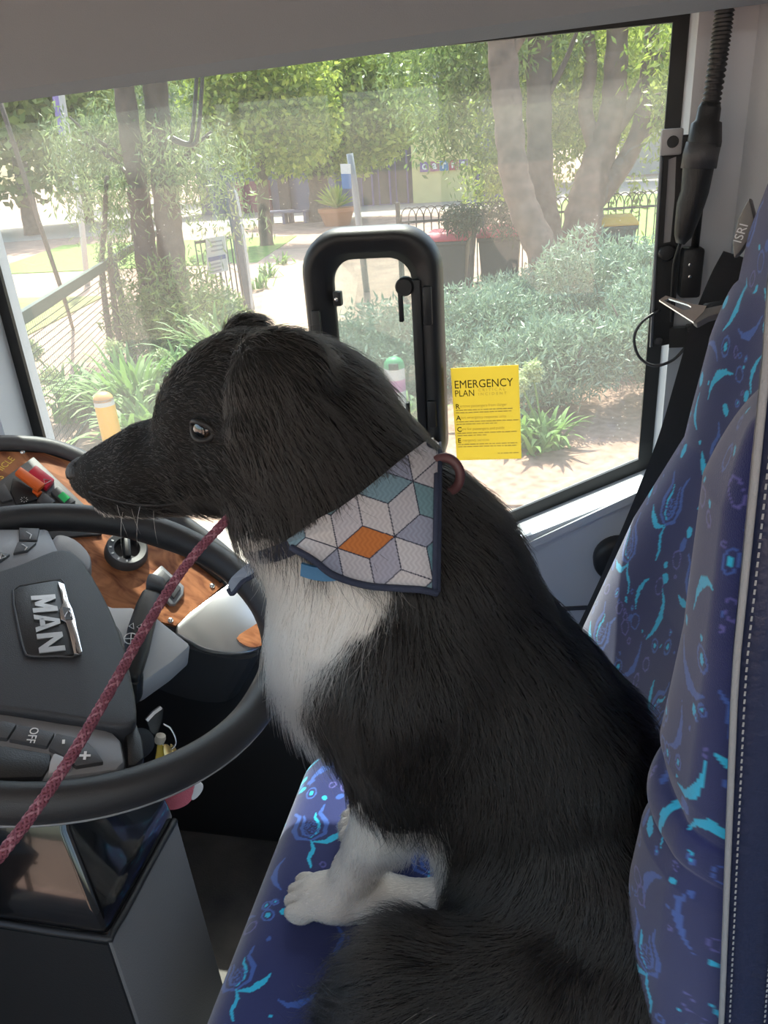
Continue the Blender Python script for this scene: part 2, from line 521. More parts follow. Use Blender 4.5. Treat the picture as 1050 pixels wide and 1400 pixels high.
# right-hand inner rail of the hatch, stops and hook catch
box('hatch_rail', (HX+.070, WY-.020, HZ-.012), (.016, .02, HH-.13), m_blk, win, bev=.004)
for z, h in ((HZ+.085, .058), (HZ-.085, .045)):
    box('hatch_stop', (HX+.088, WY-.034, z), (.014, .012, h), m_blk, win, bev=.003)
    box('hatch_stop', (HX-.088, WY-.034, z-.03), (.014, .012, h), m_blk, win, bev=.003)
hk = at_y(553, 392, WY-.03)
lathe('catch_hook', [(.0001, .006), (.012, .006), (.014, .003), (.014, -.012), (.0001, -.012)], hk, (0, -1, 0), m_blk, win)
box('catch_hook', (hk[0]-.007, hk[1], hk[2]-.028), (.007, .010, .048), m_blk, win, bev=.002)
ct = at_y(462, 408, WY-.02)
box('side_catch', ct, (.013, .014, .022), m_blk, win, bev=.002)
lathe('catch_screw', [(.0001, .004), (.003, .003), (.0032, 0)], ct+np.array([0, -.008, 0]), (0, -1, 0), m_steel, win, n=10)
box('pull_tab', at_y(558, 560, WY-.022), (.006, .012, .026), m_blk, win, bev=.002)

# yellow safety notice stuck on the glass
m_yel, nty, by_ = new_mat('yellow_paper')          # thin paper: daylight glows through it
by_.inputs['Base Color'].default_value = (.86, .74, .20, 1); by_.inputs['Roughness'].default_value = .6
tly = nty.nodes.new('ShaderNodeBsdfTranslucent'); tly.inputs[0].default_value = (.90, .76, .20, 1)
mxy = nty.nodes.new('ShaderNodeMixShader'); mxy.inputs[0].default_value = .5
nty.links.new(by_.outputs[0], mxy.inputs[1]); nty.links.new(tly.outputs[0], mxy.inputs[2]); nty.links.new(mxy.outputs[0], nty.nodes['Material Output'].inputs[0])
m_ink = mat('dark_ink', (.055, .045, .02), .7)
m_ink2 = mat('faded_ink', (.66, .53, .16), .7)
SX0, SX1, SZ0, SZ1 = -.147, -.041, 1.631, 1.787
nt_ = box('safety_notice', ((SX0+SX1)/2, WY-.0095, (SZ0+SZ1)/2), (SX1-SX0, .0012, SZ1-SZ0), m_yel, rot=Matrix.Rotation(radians(-2.2), 4, 'Y'))
tag(nt_, 'yellow emergency plan notice stuck to the driver window', 'notice')
ty = WY-.0106
def nx(fx, fz):
    c = np.array([(SX0+SX1)/2, 0, (SZ0+SZ1)/2]); a = radians(-2.2)
    x = (fx-.5)*(SX1-SX0); z = (.5-fz)*(SZ1-SZ0)
    return (c[0]+x*cos(a)+z*sin(a), ty, c[2]-x*sin(a)+z*cos(a))
tu = (cos(radians(-2.2)), 0, -sin(radians(-2.2)))
def ntext(s, fx, fz, size, m, bold=.0, sx=1.0): return text('print', s, nx(fx, fz), tu, (0, -1, 0), size, m, nt_, ext=.0001, align='LEFT', bold=bold, sx=sx)
ntext('EMERGENCY', .035, .175, .0185, m_ink, 0, .88)
ntext('PLAN', .035, .268, .0150, m_ink, 0, .88)
ntext('C R I T I C A L', .39, .240, .0062, m_ink2, 0, 1.1)
ntext('I N C I D E N T', .39, .283, .0062, m_ink2, 0, 1.1)
for ch, fz, t1 in (('R', .405, 'emove passengers from danger'), ('A', .53, 'lert emergency response units'), ('C', .655, 'are for passengers and public'), ('E', .78, 'mergency services')):
    ntext(ch, .035, fz, .0112, m_ink, .0002)
    ntext(t1, .105, fz-.004, .0066, m_ink2, 0, .90)
# fine print too small to read: rows of short strokes
V = []; Fs = []
rs = random.Random(3)
for fz, x1 in ((.445, .90), (.472, .88), (.570, .90), (.597, .62), (.695, .88), (.722, .48), (.820, .93), (.847, .92), (.930, .92)):
    x = .035 if fz < .9 else .64
    while x < x1:
        w = rs.uniform(.025, .085)
        a = [nx(x, fz-.005), nx(x+w, fz-.005), nx(x+w, fz+.005), nx(x, fz+.005)]
        b = len(V); V += [(p[0], p[1]+.0002, p[2]) for p in a]; Fs.append((b, b+1, b+2, b+3))
        x += w+.014
fp = mesh('fine_print', V, Fs, m_ink2, nt_); fp['kind'] = 'stuff'

# round sticker low on the glass
m_stk = mat('pale_sticker', (.62, .66, .68), .5)
m_stk2 = mat('blue_sticker_ring', (.30, .40, .55), .5)
c = at_y(652, 692, WY-.004)
stk = lathe('round_sticker', [(.0001, .0008), (.024, .0008), (.024, 0)], c, (0, -1, 0), m_stk, n=32)
tag(stk, 'round pale sticker with blue ring low on the driver window', 'sticker')
th = np.linspace(0, 2*pi, 32, endpoint=False)
tube('ring', [c+np.array([cos(a)*.0205, -.001, sin(a)*.0205]) for a in th], .0016, m_stk2, stk, n=5, closed=True)
box('inner_patch', c+np.array([0, -.001, -.002]), (.016, .001, .012), m_stk2, stk)

# ------------------------------------------------------------------ fittings on the rear pillar
col = lathe('trim_2', [(.055, FLOORZ), (.055, ROOFZ)], (.285, WIN+.012, 0), (0, 0, 1), m_wall, n=28)
tag(col, 'rounded grey pillar cover behind the driver window', kind='structure')
pole = empty('pillar_rod', tuple(at_y(943, 372, 1.095)))
tag(pole, 'thin black rod running down the pillar into a small black box', 'rod')
tube('rod', [at_y(991, -30, 1.10), at_y(983, 60, 1.10), at_y(965, 200, 1.10), at_y(950, 340, 1.10)], .0050, m_blk, pole)
box('end_box', at_y(944, 372, 1.098), (.026, .03, .062), m_blk, pole, bev=.004)
for py in (362, 378):
    lathe('screw', [(.0001, .002), (.002, .0015), (.0022, 0)], at_y(943, py, 1.083), (0, -1, 0), m_steel, pole, n=10)

flex = empty('flexible_conduit', tuple(at_y(945, 250, 1.06)))
tag(flex, 'black ribbed flexible stalk with tapered plug clamped beside the window', 'cable')
pts = smooth_path([at_y(996, -40, 1.05), at_y(990, 20, 1.05), at_y(982, 80, 1.05), at_y(971, 150, 1.055)], 30)
rr = [.0098*(1+.16*math.sin(i*2.1)) for i in range(len(pts))]
tube('ribbed_stalk', pts, rr, m_blk, flex, n=12)
def seg_body(name, segs, m, parent):
    P = [at_y(px, py, Y) for px, py, Y, r in segs]
    V, Fs = tube_data(P, [s[3] for s in segs], 14)
    return mesh(name, V, Fs, m, parent, smooth=True)
seg_body('collar', [(972, 140, 1.055, .0105), (970, 148, 1.055, .0130), (967, 165, 1.055, .0135), (966, 168, 1.055, .0170), (963, 195, 1.055, .0195), (962, 200, 1.055, .0195)], m_blk, flex)
seg_body('plug_body', [(962, 197, 1.055, .0175), (955, 228, 1.055, .0180), (950, 262, 1.057, .0165), (944, 280, 1.057, .0165), (938, 305, 1.058, .0135), (934, 322, 1.058, .0110), (930, 333, 1.058, .0055)], m_blk, flex)
seg_body('clamp_band', [(962, 196, 1.055, .0200), (958, 212, 1.055, .0205), (955, 230, 1.055, .0205)], m_dkgrey, flex)
tube('lead', smooth_path([at_y(930, 333, 1.058), at_y(922, 360, 1.075), at_y(919, 400, 1.08), at_y(918, 440, 1.085)], 6), .0022, m_blk, flex, n=6)

# slotted black bar in front of the window edge
bar = empty('slotted_bracket', tuple(at_y(905, 470, 1.11)))
tag(bar, 'slotted black metal bracket bar on a short arm at the window edge', 'bracket')
BY = 1.105
outer = [(904, 205), (937, 187), (934, 300), (925, 400), (918, 470), (889, 476), (893, 400), (898, 300)]
slot = [(914, 218), (925, 214), (923, 270), (920, 300), (917, 331), (907, 333), (909, 300), (911, 270)]
V = [at_y(x, y, BY) for x, y in outer]+[at_y(x, y, BY) for x, y in slot]
V += [v+np.array([0, .010, 0]) for v in V]
Fs = []
for i in range(8):
    j = (i+1) % 8
    Fs += [(i, j, 8+j, 8+i), (16+j, 16+i, 24+i, 24+j), (i, 16+i, 16+j, j), (8+i, 8+j, 24+j, 24+i)]
mesh('slotted_plate', V, Fs, m_blk, bar)
V, Fs = tube_data([at_y(905, 207, BY-.002), at_y(899, 300, BY-.002), at_y(890, 474, BY-.002)], .0022, 6)
mesh('edge_strip', V, Fs, m_grey, bar, True)
prism('pale_insert', [at_y(x, y, BY+.004) for x, y in slot], (0, -1, 0), .002, m_satin, bar)
q = at_y(918, 194, BY-.006)
box('pale_clip', q, (.026, .010, .030), m_satin, bar, bev=.003)
lathe('clip_hole', [(.0001, .0012), (.0065, .0012), (.0070, 0)], q+np.array([.001, -.005, 0]), (0, -1, 0), m_blk, bar, n=16)
box('stub_arm', at_y(942, 197, BY), (.030, .012, .022), m_blk, bar, bev=.002)
lathe('thumb_knob', [(.0001, .008), (.009, .007), (.011, .004), (.011, 0)], at_y(911, 345, BY-.002), (0, -1, 0), m_blk, bar, n=16)
lathe('pivot_screw', [(.0001, .004), (.005, .003), (.0055, 0)], at_y(900, 466, BY-.003), (0, -1, 0), m_dkgrey, bar, n=14)
a0, a1 = at_y(915, 461, BY-.004), at_y(992, 458, 1.09)
ribbon('lower_arm', [a0, (a0+a1)/2, a1], (0, 0, 1), .026, .014, m_blk, bar)
box('arm_tab', at_y(950, 448, BY-.01), (.022, .018, .008), m_blk, bar, bev=.002)
box('arm_bolt', at_y(948, 479, BY-.006), (.012, .012, .010), m_satin, bar, bev=.002)
box('arm_foot', at_y(972, 484, BY+.004), (.022, .02, .028), m_blk, bar, bev=.004)
wl = tube('wire_loop', smooth_path([at_y(902, 424, 1.10), at_y(878, 440, 1.09), at_y(867, 462, 1.085), at_y(874, 488, 1.085), at_y(895, 500, 1.085), at_y(920, 492, 1.09), at_y(938, 474, 1.095)], 6), .0021, m_dkgrey, None, n=6)
tag(wl, 'thin grey wire loop hanging beside the slotted bracket', 'wire')
kn = empty('wall_knob', tuple(at_y(848, 762, WIN)))
tag(kn, 'round black knob on the side wall behind the seat belt', 'knob')
kc = at_y(846, 762, WIN)
lathe('dial', [(.0001, .024), (.030, .024), (.037, .020), (.040, .012), (.040, 0)], kc, (0, -1, 0), m_blk, kn, n=32)
box('grip', kc+np.array([0, -.027, 0]), (.012, .010, .060), m_blk, kn, rot=Matrix.Rotation(.5, 4, 'Y'), bev=.003)
# trim strips along the side wall
def strip(name, px0, px1, h, dep, m, label):
    a, b = at_y(*px0, WIN), at_y(*px1, WIN)
    o = ribbon(name, [a+np.array([0, -dep/2, 0]), (a+b)/2+np.array([0, -dep/2, 0]), b+np.array([0, -dep/2, 0])], (0, 0, 1), h, dep, m)
    return tag(o, label, kind='structure')
strip('trim_3', (640, 783), (925, 652), .012, .006, m_wall, 'narrow grey ledge under the window sill')
strip('trim_4', (640, 838), (880, 826), .006, .004, m_dkgrey, 'thin horizontal seam strip low on the side wall')

# fill lamp added on the unseen ceiling to brighten the interior
m_fill_emit = bpy.data.materials.new('fill_emitter'); m_fill_emit.use_nodes = True
b_ = m_fill_emit.node_tree.nodes['Principled BSDF']
b_.inputs['Base Color'].default_value = (.9, .9, .88, 1)
b_.inputs['Emission Color'].default_value = (1, .97, .92, 1); b_.inputs['Emission Strength'].default_value = 7.5
lamp = empty('fill_lamp', (.3, -.45, ROOFZ))
tag(lamp, 'long pale fill lamp added on the unseen cabin ceiling', 'lamp')
box('fill_housing', (.3, -.45, ROOFZ-.012), (1.5, .22, .024), m_wall, lamp, bev=.006)
box('fill_panel', (.3, -.45, ROOFZ-.030), (1.44, .17, .012), m_fill_emit, lamp, bev=.004)
# ------------------------------------------------------------------ dashboard
def wood_mat():
    m, nt, b = new_mat('burl_wood')
    L = nt.links.new
    tc = nt.nodes.new('ShaderNodeTexCoord')
    mp = nt.nodes.new('ShaderNodeMapping'); mp.inputs['Rotation'].default_value = (.3, .2, .9); mp.inputs['Scale'].default_value = (9, 26, 12)
    nz = nt.nodes.new('ShaderNodeTexNoise'); nz.inputs['Scale'].default_value = 1.6; nz.inputs['Detail'].default_value = 8; nz.inputs['Distortion'].default_value = 2.2
    rp = nt.nodes.new('ShaderNodeValToRGB')
    rp.color_ramp.elements[0].position = .33; rp.color_ramp.elements[0].color = (.16, .045, .018, 1)
    rp.color_ramp.elements[1].position = .62; rp.color_ramp.elements[1].color = (.46, .185, .08, 1)
    L(tc.outputs['Object'], mp.inputs[0]); L(mp.outputs[0], nz.inputs[0]); L(nz.outputs[0], rp.inputs[0]); L(rp.outputs[0], b.inputs['Base Color'])
    b.inputs['Roughness'].default_value = .32; b.inputs['Coat Weight'].default_value = .3
    return m
m_wood = wood_mat()
DN_ = unit((.5, -.33, .8))
DP0 = at_y(172, 757, .90)
def D(x, y, up=0.0): return on_plane(x, y, DP0+DN_*up, DN_)
dash = empty('dashboard', (-.75, .95, FLOORZ))
tag(dash, 'curved dashboard with burl wood panel behind the steering wheel', 'dashboard')
edge = [(-260, 720), (-150, 640), (-60, 614), (0, 606), (60, 609), (105, 623), (160, 652), (225, 697), (285, 740), (330, 780), (352, 812)]
body_o = edge+[(368, 850), (362, 886), (330, 900), (262, 886), (180, 850), (60, 800), (-260, 850)]
bo = smooth_path([D(*p) for p in body_o], 3, closed=True)
prism('dash_body', bo, DN_, .16, m_blk_soft, dash, up=-.004)
prism('dash_base', [(-1.49, -.10, FLOORZ+.004), (-.95, -.10, FLOORZ+.004), (-.84, -.10, 1.25), (-.74, -.10, 1.42), (-.84, -.10, 1.50), (-1.0, -.10, 1.56), (-1.49, -.10, 1.56)], (0, -1, 0), 1.135, m_blk_soft, dash, bev=.02)
wood = edge[:-2]+[(308, 800), (240, 856), (150, 832), (60, 790), (-260, 800)]
wood_in = [(-255, 726), (-150, 652), (-60, 625), (0, 618), (60, 620), (102, 634), (155, 664), (215, 705), (262, 762), (306, 800), (240, 856), (150, 832), (60, 790), (-250, 800)]
prism('wood_panel', [D(*p) for p in wood_in], DN_, .006, m_wood, dash, up=.0015)
tube('dash_rim', smooth_path([D(*p, .004) for p in edge], 5), .0125, m_dkgrey, dash, n=12)
lip = smooth_path([D(250, 752, .004), D(275, 768, .004), D(306, 792, .004)], 5)
tube('recess_lip', lip, .008, m_blk, dash)
sil = smooth_path([D(*p) for p in [(308, 803), (336, 786), (356, 812), (366, 850), (358, 884), (330, 894), (290, 892), (262, 880), (241, 857)]], 3, closed=True)
prism('silver_corner', sil, DN_, .012, m_silver, dash, bev=.003, up=.006)
prism('wood_inlay', smooth_path([D(*p) for p in [(322, 876), (340, 862), (358, 854), (360, 882), (340, 888)]], 3, closed=True), DN_, .004, m_wood, dash, up=.0085)
for px, py in [(31, 618), (290, 801), (233, 848)]:
    lathe('panel_screw', [(.0001, .0032), (.0026, .0028), (.0042, .001), (.0044, 0)], D(px, py, .0016), DN_, m_steel, dash, n=14)
# rotary light switch
du, dw, _ = frame_of(DN_, D(200, 757)-D(172, 757))
kc = D(172, 757)
k = lathe('light_switch', [(.0001, .004), (.017, .004), (.0185, .016), (.027, .018), (.0295, .015), (.031, .002), (.031, 0)], kc, DN_, m_dkgrey, dash, n=36)
box('grip', kc+DN_*.012, (.010, .034, .020), m_blk, k, rot=Matrix([[du[i], dw[i], DN_[i], 0] for i in range(3)]+[[0, 0, 0, 1]]), bev=.004)
for ang in (150, 178, 206, 236, 265):
    a = radians(ang); p = kc+DN_*.0178+(du*cos(a)+dw*sin(a))*.0232
    box('symbol', p, (.0034, .0024, .0006), m_white, k, rot=Matrix([[du[i], dw[i], DN_[i], 0] for i in range(3)]+[[0, 0, 0, 1]]) @ Matrix.Rotation(a, 4, 'Z'))
# paired rocker switch
rk = empty('rocker_pair', tuple(D(230, 800)))
rk.parent = dash; rk.matrix_parent_inverse = Matrix.Translation(-Vector(dash.location))
rk['_w'] = tuple(D(230, 800))
def dpoly(pts, up=0.0): return [D(x, y, up) for x, y in pts]
prism('surround', dpoly([(221, 772), (252, 801), (251, 812), (240, 826), (233, 826), (205, 796), (206, 786)], 0.0080), DN_, .010, m_grey, rk, bev=.002)
prism('rocker', dpoly([(222, 778), (234, 789), (224, 801), (211, 791)], 0.0120), DN_, .008, m_dkgrey, rk, bev=.0015)
prism('rocker', dpoly([(237, 792), (248, 803), (238, 818), (226, 805)], 0.0120), DN_, .008, m_dkgrey, rk, bev=.0015)
# switch bank with hazard button, guarded switch and green-lit button
prism('switch_bank', dpoly([(46, 624), (120, 694), (140, 730), (10, 740), (-60, 700)], 0.0060), DN_, .008, m_dkgrey, dash, bev=.0015)
m_red = mat('red_button', (.55, .012, .045), .35, coat=.3)
m_org = mat('orange_guard', (.75, .13, .02), .4)
m_grn = mat('green_lens', (.02, .45, .12), .3)
hz = prism('hazard_button', dpoly([(49, 635), (75, 655), (64, 668), (38, 645)], 0.0140), DN_, .010, m_red, dash, bev=.002)
t3 = [D(*p, .0146) for p in [(60, 655), (70, 657), (61, 662)]]
tube('triangle_mark', t3, .0007, m_white, hz, n=5, closed=True)
gd = prism('switch_guard', dpoly([(28, 637), (62, 661), (52, 670), (20, 646)], 0.0220), DN_, .008, m_org, dash, bev=.002)
prism('guard_hinge', dpoly([(46, 664), (58, 672), (52, 677), (44, 672)], 0.0120), DN_, .010, m_org, gd, bev=.001)
prism('guarded_switch', dpoly([(18, 652), (44, 668), (52, 682), (22, 690), (14, 670)], 0.0100), DN_, .010, m_blk, dash, bev=.002)
for i in range(8):
    a = i*pi/4; p = D(33, 683, .0108)+(du*cos(a)+dw*sin(a))*.0042
    box('lamp_mark', p, (.0020, .0006, .0005), m_white, dash, rot=Matrix([[du[j], dw[j], DN_[j], 0] for j in range(3)]+[[0, 0, 0, 1]]) @ Matrix.Rotation(a, 4, 'Z'))
gb = prism('green_lit_button', dpoly([(80, 663), (104, 684), (92, 692), (69, 672)], 0.0110), DN_, .010, m_dkgrey, dash, bev=.002)
prism('green_lens', dpoly([(86, 672), (96, 680), (88, 687), (79, 678)], 0.0122), DN_, .002, m_grn, gb)
for pl_ in ([(6, 665), (18, 688), (2, 692), (-8, 676)], [(58, 676), (76, 690), (62, 700), (50, 690)], [(-12, 680), (2, 696), (-14, 702), (-24, 690)]):
    prism('blank_switch', dpoly(pl_), DN_, .010, m_dkgrey, dash, bev=.002, up=.010)
m_gold = mat('gold_lettering', (.85, .62, .12), .4)
text('lettering', 'VEHICLE', D(2, 640, .0018), D(16, 628)-D(-6, 648), DN_, .0135, m_gold, dash, ext=.0002)
text('lettering', 'S', D(1, 652, .0018), D(3, 648)-D(-19, 668), DN_, .0135, m_gold, dash, ext=.0002)
# dark lower console between dashboard and side wall
lc = prism('lower_console', [(-1.45, 1.04, 1.33), (-.34, 1.04, 1.33), (-.26, 1.04, 1.20), (-.26, 1.04, FLOORZ+.002), (-1.45, 1.04, FLOORZ+.002)], (0, -1, 0), .075, m_blk_soft, None, bev=.015)
tag(lc, 'dark plastic side console below the dashboard along the wall', 'console')

# ------------------------------------------------------------------ steering column pedestal
m_ped = mat('pedestal_grey', (.17, .17, .175), .5, bump=.25, bscale=500)
ped = empty('column_pedestal', (-.58, .53, FLOORZ))
tag(ped, 'dark steering column pedestal with glossy black shroud', 'pedestal')
def loft(name, sections, m, parent, bev=0.0):
    bm = bmesh.new(); rows = []
    for s in sections: rows.append([bm.verts.new(tuple(p)) for p in s])
    k = len(rows[0])
    for i in range(len(rows)-1):
        for j in range(k): bm.faces.new([rows[i][j], rows[i][(j+1) % k], rows[i+1][(j+1) % k], rows[i+1][j]])
    bm.faces.new(rows[0][::-1]); bm.faces.new(rows[-1])
    bmesh.ops.recalc_face_normals(bm, faces=bm.faces)
    bevel(bm, bev, 3, .35)
    return bm_obj(name, bm, m, parent, autosmooth=.5)
def rsec(x0, x1, y0, y1, z, dzx=0.0): return [(x0, y0, z), (x1, y0, z+dzx), (x1, y1, z+dzx), (x0, y1, z)]
pa = at_y(145, 1272, .45)
loft('pedestal_box', [rsec(-.80, -.418, .452, .625, FLOORZ+.001), rsec(-.80, -.424, .452, .612, 1.392)], m_ped, ped, .004)
loft('shroud', [rsec(-.80, -.425, .4525, .613, 1.393), rsec(-.80, -.432, .456, .612, 1.43), rsec(-.74, -.465, .485, .612, 1.50), rsec(-.66, -.475, .52, .63, 1.575)], m_gloss, ped, .008)
prism('near_face_shade', [(-.80, .4515, FLOORZ+.004), (-.421, .4515, FLOORZ+.004), (-.427, .4515, 1.386), (-.80, .4515, 1.386)], (0, -1, 0), .004, m_blk, ped, up=.002)  # black sheet puts the shade of the unlit near face into colour
tube('shroud_rim', smooth_path([(-.80, .452, 1.394), (-.60, .451, 1.394), (-.440, .451, 1.394), (-.424, .462, 1.394), (-.424, .54, 1.394), (-.424, .606, 1.394)], 4), .004, m_blk, ped)

# ------------------------------------------------------------------ steering wheel
WC = np.array([-.493, .600, 1.667]); WR = .2245
WN = np.array([sin(.307), 0, cos(.307)])
def W(x, y, up=0.0): return on_plane(x, y, WC+WN*up, WN)
wheel = empty('steering_wheel', tuple(WC))
tag(wheel, 'black bus steering wheel with grey spokes, buttons and chrome emblem', 'steering wheel')
wu, ww, _ = frame_of(WN, (0, 1, 0))
m_rim = mat('rim_leather', (.020, .021, .024), .40, bump=.25, bscale=1500)
V = []; Fs = []; nA, nB = 96, 16
for i in range(nA):
    a = 2*pi*i/nA
    e = wu*cos(a)+ww*sin(a); c = WC+e*WR
    thick = 1.0+.10*max(0, math.cos(4*a))**4          # thumb grips
    for j in range(nB):
        b = 2*pi*j/nB
        V.append(c+e*cos(b)*.0165*thick+WN*sin(b)*.0185*thick)
for i in range(nA):
    for j in range(nB): Fs.append((i*nB+j, ((i+1) % nA)*nB+j, ((i+1) % nA)*nB+(j+1) % nB, i*nB+(j+1) % nB))
mesh('rim', V, Fs, m_rim, wheel, True)
tube('rim_seam', [WC+(wu*cos(a)+ww*sin(a))*(WR+.0152)+WN*(-.008) for a in np.linspace(0, 2*pi, 72, endpoint=False)], .0012, m_grey, wheel, n=5, closed=True)
# hub, pad and spokes: traced as the parts lie in the wheel plane
def wpoly(pts, up=0.0, n=0):
    P = [W(x, y, up) for x, y in pts]
    return smooth_path(P, n, closed=True) if n else P
def wprism(name, pts, up=0.0, n=0, U=0.0, th=.01, m=None, bev=0.0, seg=2):
    return prism(name, wpoly(pts, U, n), WN, th, m, wheel, bev=bev, seg=seg)
lathe('hub', [(.050, -.105), (.058, -.06), (.062, -.03), (.060, -.02), (.02, -.018)], WC, WN, m_blk, wheel, n=32)
pad = wprism('hub_pad', [(-112, 975), (-122, 900), (-118, 830), (-95, 785), (-40, 782), (0, 779), (40, 765), (72, 752), (96, 752), (116, 770), (139, 808), (162, 858), (179, 920), (187, 968), (182, 990), (150, 992), (114, 984), (0, 968), (-60, 968)], 0, 2, U=.012, th=.045, m=m_blk_soft, bev=.010, seg=4)
# far spoke
wprism('spoke', [(-130, 720), (0, 722), (66, 722), (74, 738), (82, 756), (40, 770), (0, 786), (-90, 800), (-140, 770)], U=.004, th=.022, m=m_grey, bev=.005)
wprism('button', [(26, 721), (54, 722), (51, 738), (26, 737)], 0, U=.0075, th=.006, m=m_dkgrey, bev=.001)
wprism('button', [(24, 741), (50, 741), (38, 752), (18, 756)], 0, U=.0075, th=.006, m=m_dkgrey, bev=.001)
wprism('button', [(-10, 752), (14, 757), (0, 767), (-20, 770)], 0, U=.0075, th=.006, m=m_dkgrey, bev=.001)
for p in ([(36, 727), (43, 731), (41, 736)], [(30, 744), (37, 748), (34, 752)]):
    tube('arrow_mark', [W(x, y, .0080) for x, y in p], .0007, m_white, wheel, n=5)
tri = [W(x, y, .0080) for x, y in [(2, 757), (8, 761), (0, 764)]]
tube('arrow_mark', tri, .0006, m_white, wheel, n=5, closed=True)
# near spoke with its button row
wprism('spoke', [(-150, 975), (0, 969), (80, 985), (150, 994), (166, 1010), (172, 1040), (160, 1052), (60, 1065), (-60, 1066), (-150, 1060)], U=.004, th=.024, m=m_grey, bev=.006)
wprism('spoke_well', [(-150, 1012), (0, 1018), (70, 1030), (68, 1048), (58, 1062), (-60, 1064), (-150, 1058)], U=.0065, th=.010, m=m_blk, bev=.002)
def wbutton(p): return wprism('button', p, U=.0085, th=.008, m=m_dkgrey, bev=.0012)
wbutton([(-40, 976), (23, 989), (10, 1009), (-40, 1003)])
wbutton([(25, 990), (75, 1001), (64, 1020), (12, 1010)])
wbutton([(77, 1002), (118, 1011), (118, 1020), (96, 1026), (90, 1034), (66, 1022)])
wbutton([(120, 1014), (132, 1026), (142, 1041), (104, 1047), (92, 1037), (98, 1028)])
wprism('silver_key', [(74, 1028), (88, 1034), (100, 1046), (94, 1052), (66, 1057), (68, 1040)], U=.009, th=.010, m=m_satin, bev=.002)
text('lettering', 'OFF', W(44, 1005, .0090), W(40, 1015)-W(45, 1000), WN, .0105, m_white, wheel, ext=.0002)
text('lettering', '-', W(89, 1014, .0090), W(89, 1020)-W(90, 1008), WN, .016, m_white, wheel, ext=.0002, bold=.0004)
text('lettering', '+', W(116, 1034, .0090), W(120, 1034)-W(110, 1034), WN, .018, m_white, wheel, ext=.0002, bold=.0004)
wprism('spoke_end', [(170, 990), (186, 985), (195, 1010), (198, 1035), (185, 1046), (174, 1046), (173, 1020)], U=.000, th=.03, m=m_blk, bev=.005)
# emblem
up0 = .0125
wprism('emblem_plate', [(18, 807), (40, 799), (76, 793), (88, 797), (98, 840), (111, 893), (78, 897), (42, 897), (33, 888), (24, 850)], 0, U=up0+.0022, th=.004, m=m_blk, bev=.0012)
tube('emblem_edge', wpoly([(18, 807), (40, 799), (76, 793), (88, 797), (98, 840), (111, 893), (78, 897), (42, 897), (33, 888), (24, 850)], up0+.0015, 2), .0010, m_dkgrey, wheel, n=5, closed=True)
m_chrome = mat('chrome', (.8, .8, .82), .12, metal=1.0)
wprism('chrome_wing', [(79, 795), (88, 798), (94, 822), (99, 832), (103, 846), (105, 858), (113, 890), (108, 894), (101, 893), (95, 866), (90, 850), (83, 846), (81, 832), (86, 824), (84, 812)], U=up0+.0050, th=.003, m=m_chrome, bev=.0008)
wprism('emblem_tile', [(85, 830), (96, 831), (100, 846), (90, 847)], U=up0+.0058, th=.002, m=m_dkgrey)
tube('lion_mark', [W(x, y, up0+.0064) for x, y in [(89, 843), (91, 838), (94, 834), (97, 838), (97, 843)]], .0008, m_chrome, wheel, n=5)
LET = {'M': [[(0, 0), (0, 1), (.26, 1), (.26, 0)], [(1, 0), (.74, 0), (.74, 1), (1, 1)], [(.26, 1), (.50, .48), (.50, .12), (.40, .12), (.20, .60)], [(.74, 1), (.80, .60), (.60, .12), (.50, .12), (.50, .48)]],
       'A': [[(0, 0), (.37, 1), (.52, 1), (.52, .86), (.26, 0)], [(1, 0), (.74, 0), (.48, .86), (.48, 1), (.63, 1)], [(.25, .20), (.25, .40), (.75, .40), (.75, .20)]],
       'N': [[(0, 0), (0, 1), (.26, 1), (.26, 0)], [(1, 0), (.74, 0), (.74, 1), (1, 1)], [(.26, 1), (.74, .36), (.74, 0), (.26, .64)]]}
l0, l1 = W(55, 813, up0+.0026), W(68, 891, up0+.0026)
lu = (l1-l0)/3.12; lw_ = unit(np.cross(WN, unit(lu)))*.0240; lw_ = lw_*1.0
lbase = W(42, 816, up0+.0026)
for q, ch in enumerate('MAN'):
    bm = bmesh.new()
    for poly_ in LET[ch]:
        a_ = [bm.verts.new(tuple(lbase+lu*(q*1.06+x*.96)+lw_*y+WN*.0012)) for x, y in poly_]; b_ = [bm.verts.new(tuple(lbase+lu*(q*1.06+x*.96)+lw_*y)) for x, y in poly_]
        bm.faces.new(a_)
        for i in range(len(a_)): bm.faces.new([a_[i], b_[i], b_[(i+1) % len(a_)], a_[(i+1) % len(a_)]])
    bm_obj('letter', bm, m_silver, wheel)
# column stalk, cowl and ignition
COWL = empty('column_cowl', tuple(at_y(200, 880, .80)))
tag(COWL, 'grey column cowl with a black wiper stalk under the steering wheel', 'column cowl')
CN = unit((.35, -.25, .9)); CP = at_y(210, 870, .79)
def Cw(x, y, up=0.0): return on_plane(x, y, CP+CN*up, CN)
prism('cowl_wing', [Cw(*p) for p in [(120, 815), (154, 829), (180, 829), (213, 842), (262, 881), (235, 905), (194, 934), (110, 930)]], CN, .05, m_satin, COWL, bev=.006)
prism('cowl_round', smooth_path([Cw(*p) for p in [(78, 750), (104, 756), (124, 778), (120, 800), (90, 800), (70, 775)]], 3, closed=True), CN, .03, m_grey, COWL, bev=.004, up=.03)
st = prism('stalk', [Cw(*p, .02) for p in [(196, 808), (222, 815), (213, 850), (204, 890), (190, 935), (170, 930), (166, 905), (174, 862), (186, 828)]], CN, .024, m_blk, COWL, bev=.008, seg=3, up=.012)
prism('stalk_cap', [Cw(*p, .02) for p in [(203, 790), (226, 798), (224, 814), (198, 806)]], CN, .030, m_dkgrey, st, bev=.006, seg=3, up=.016)
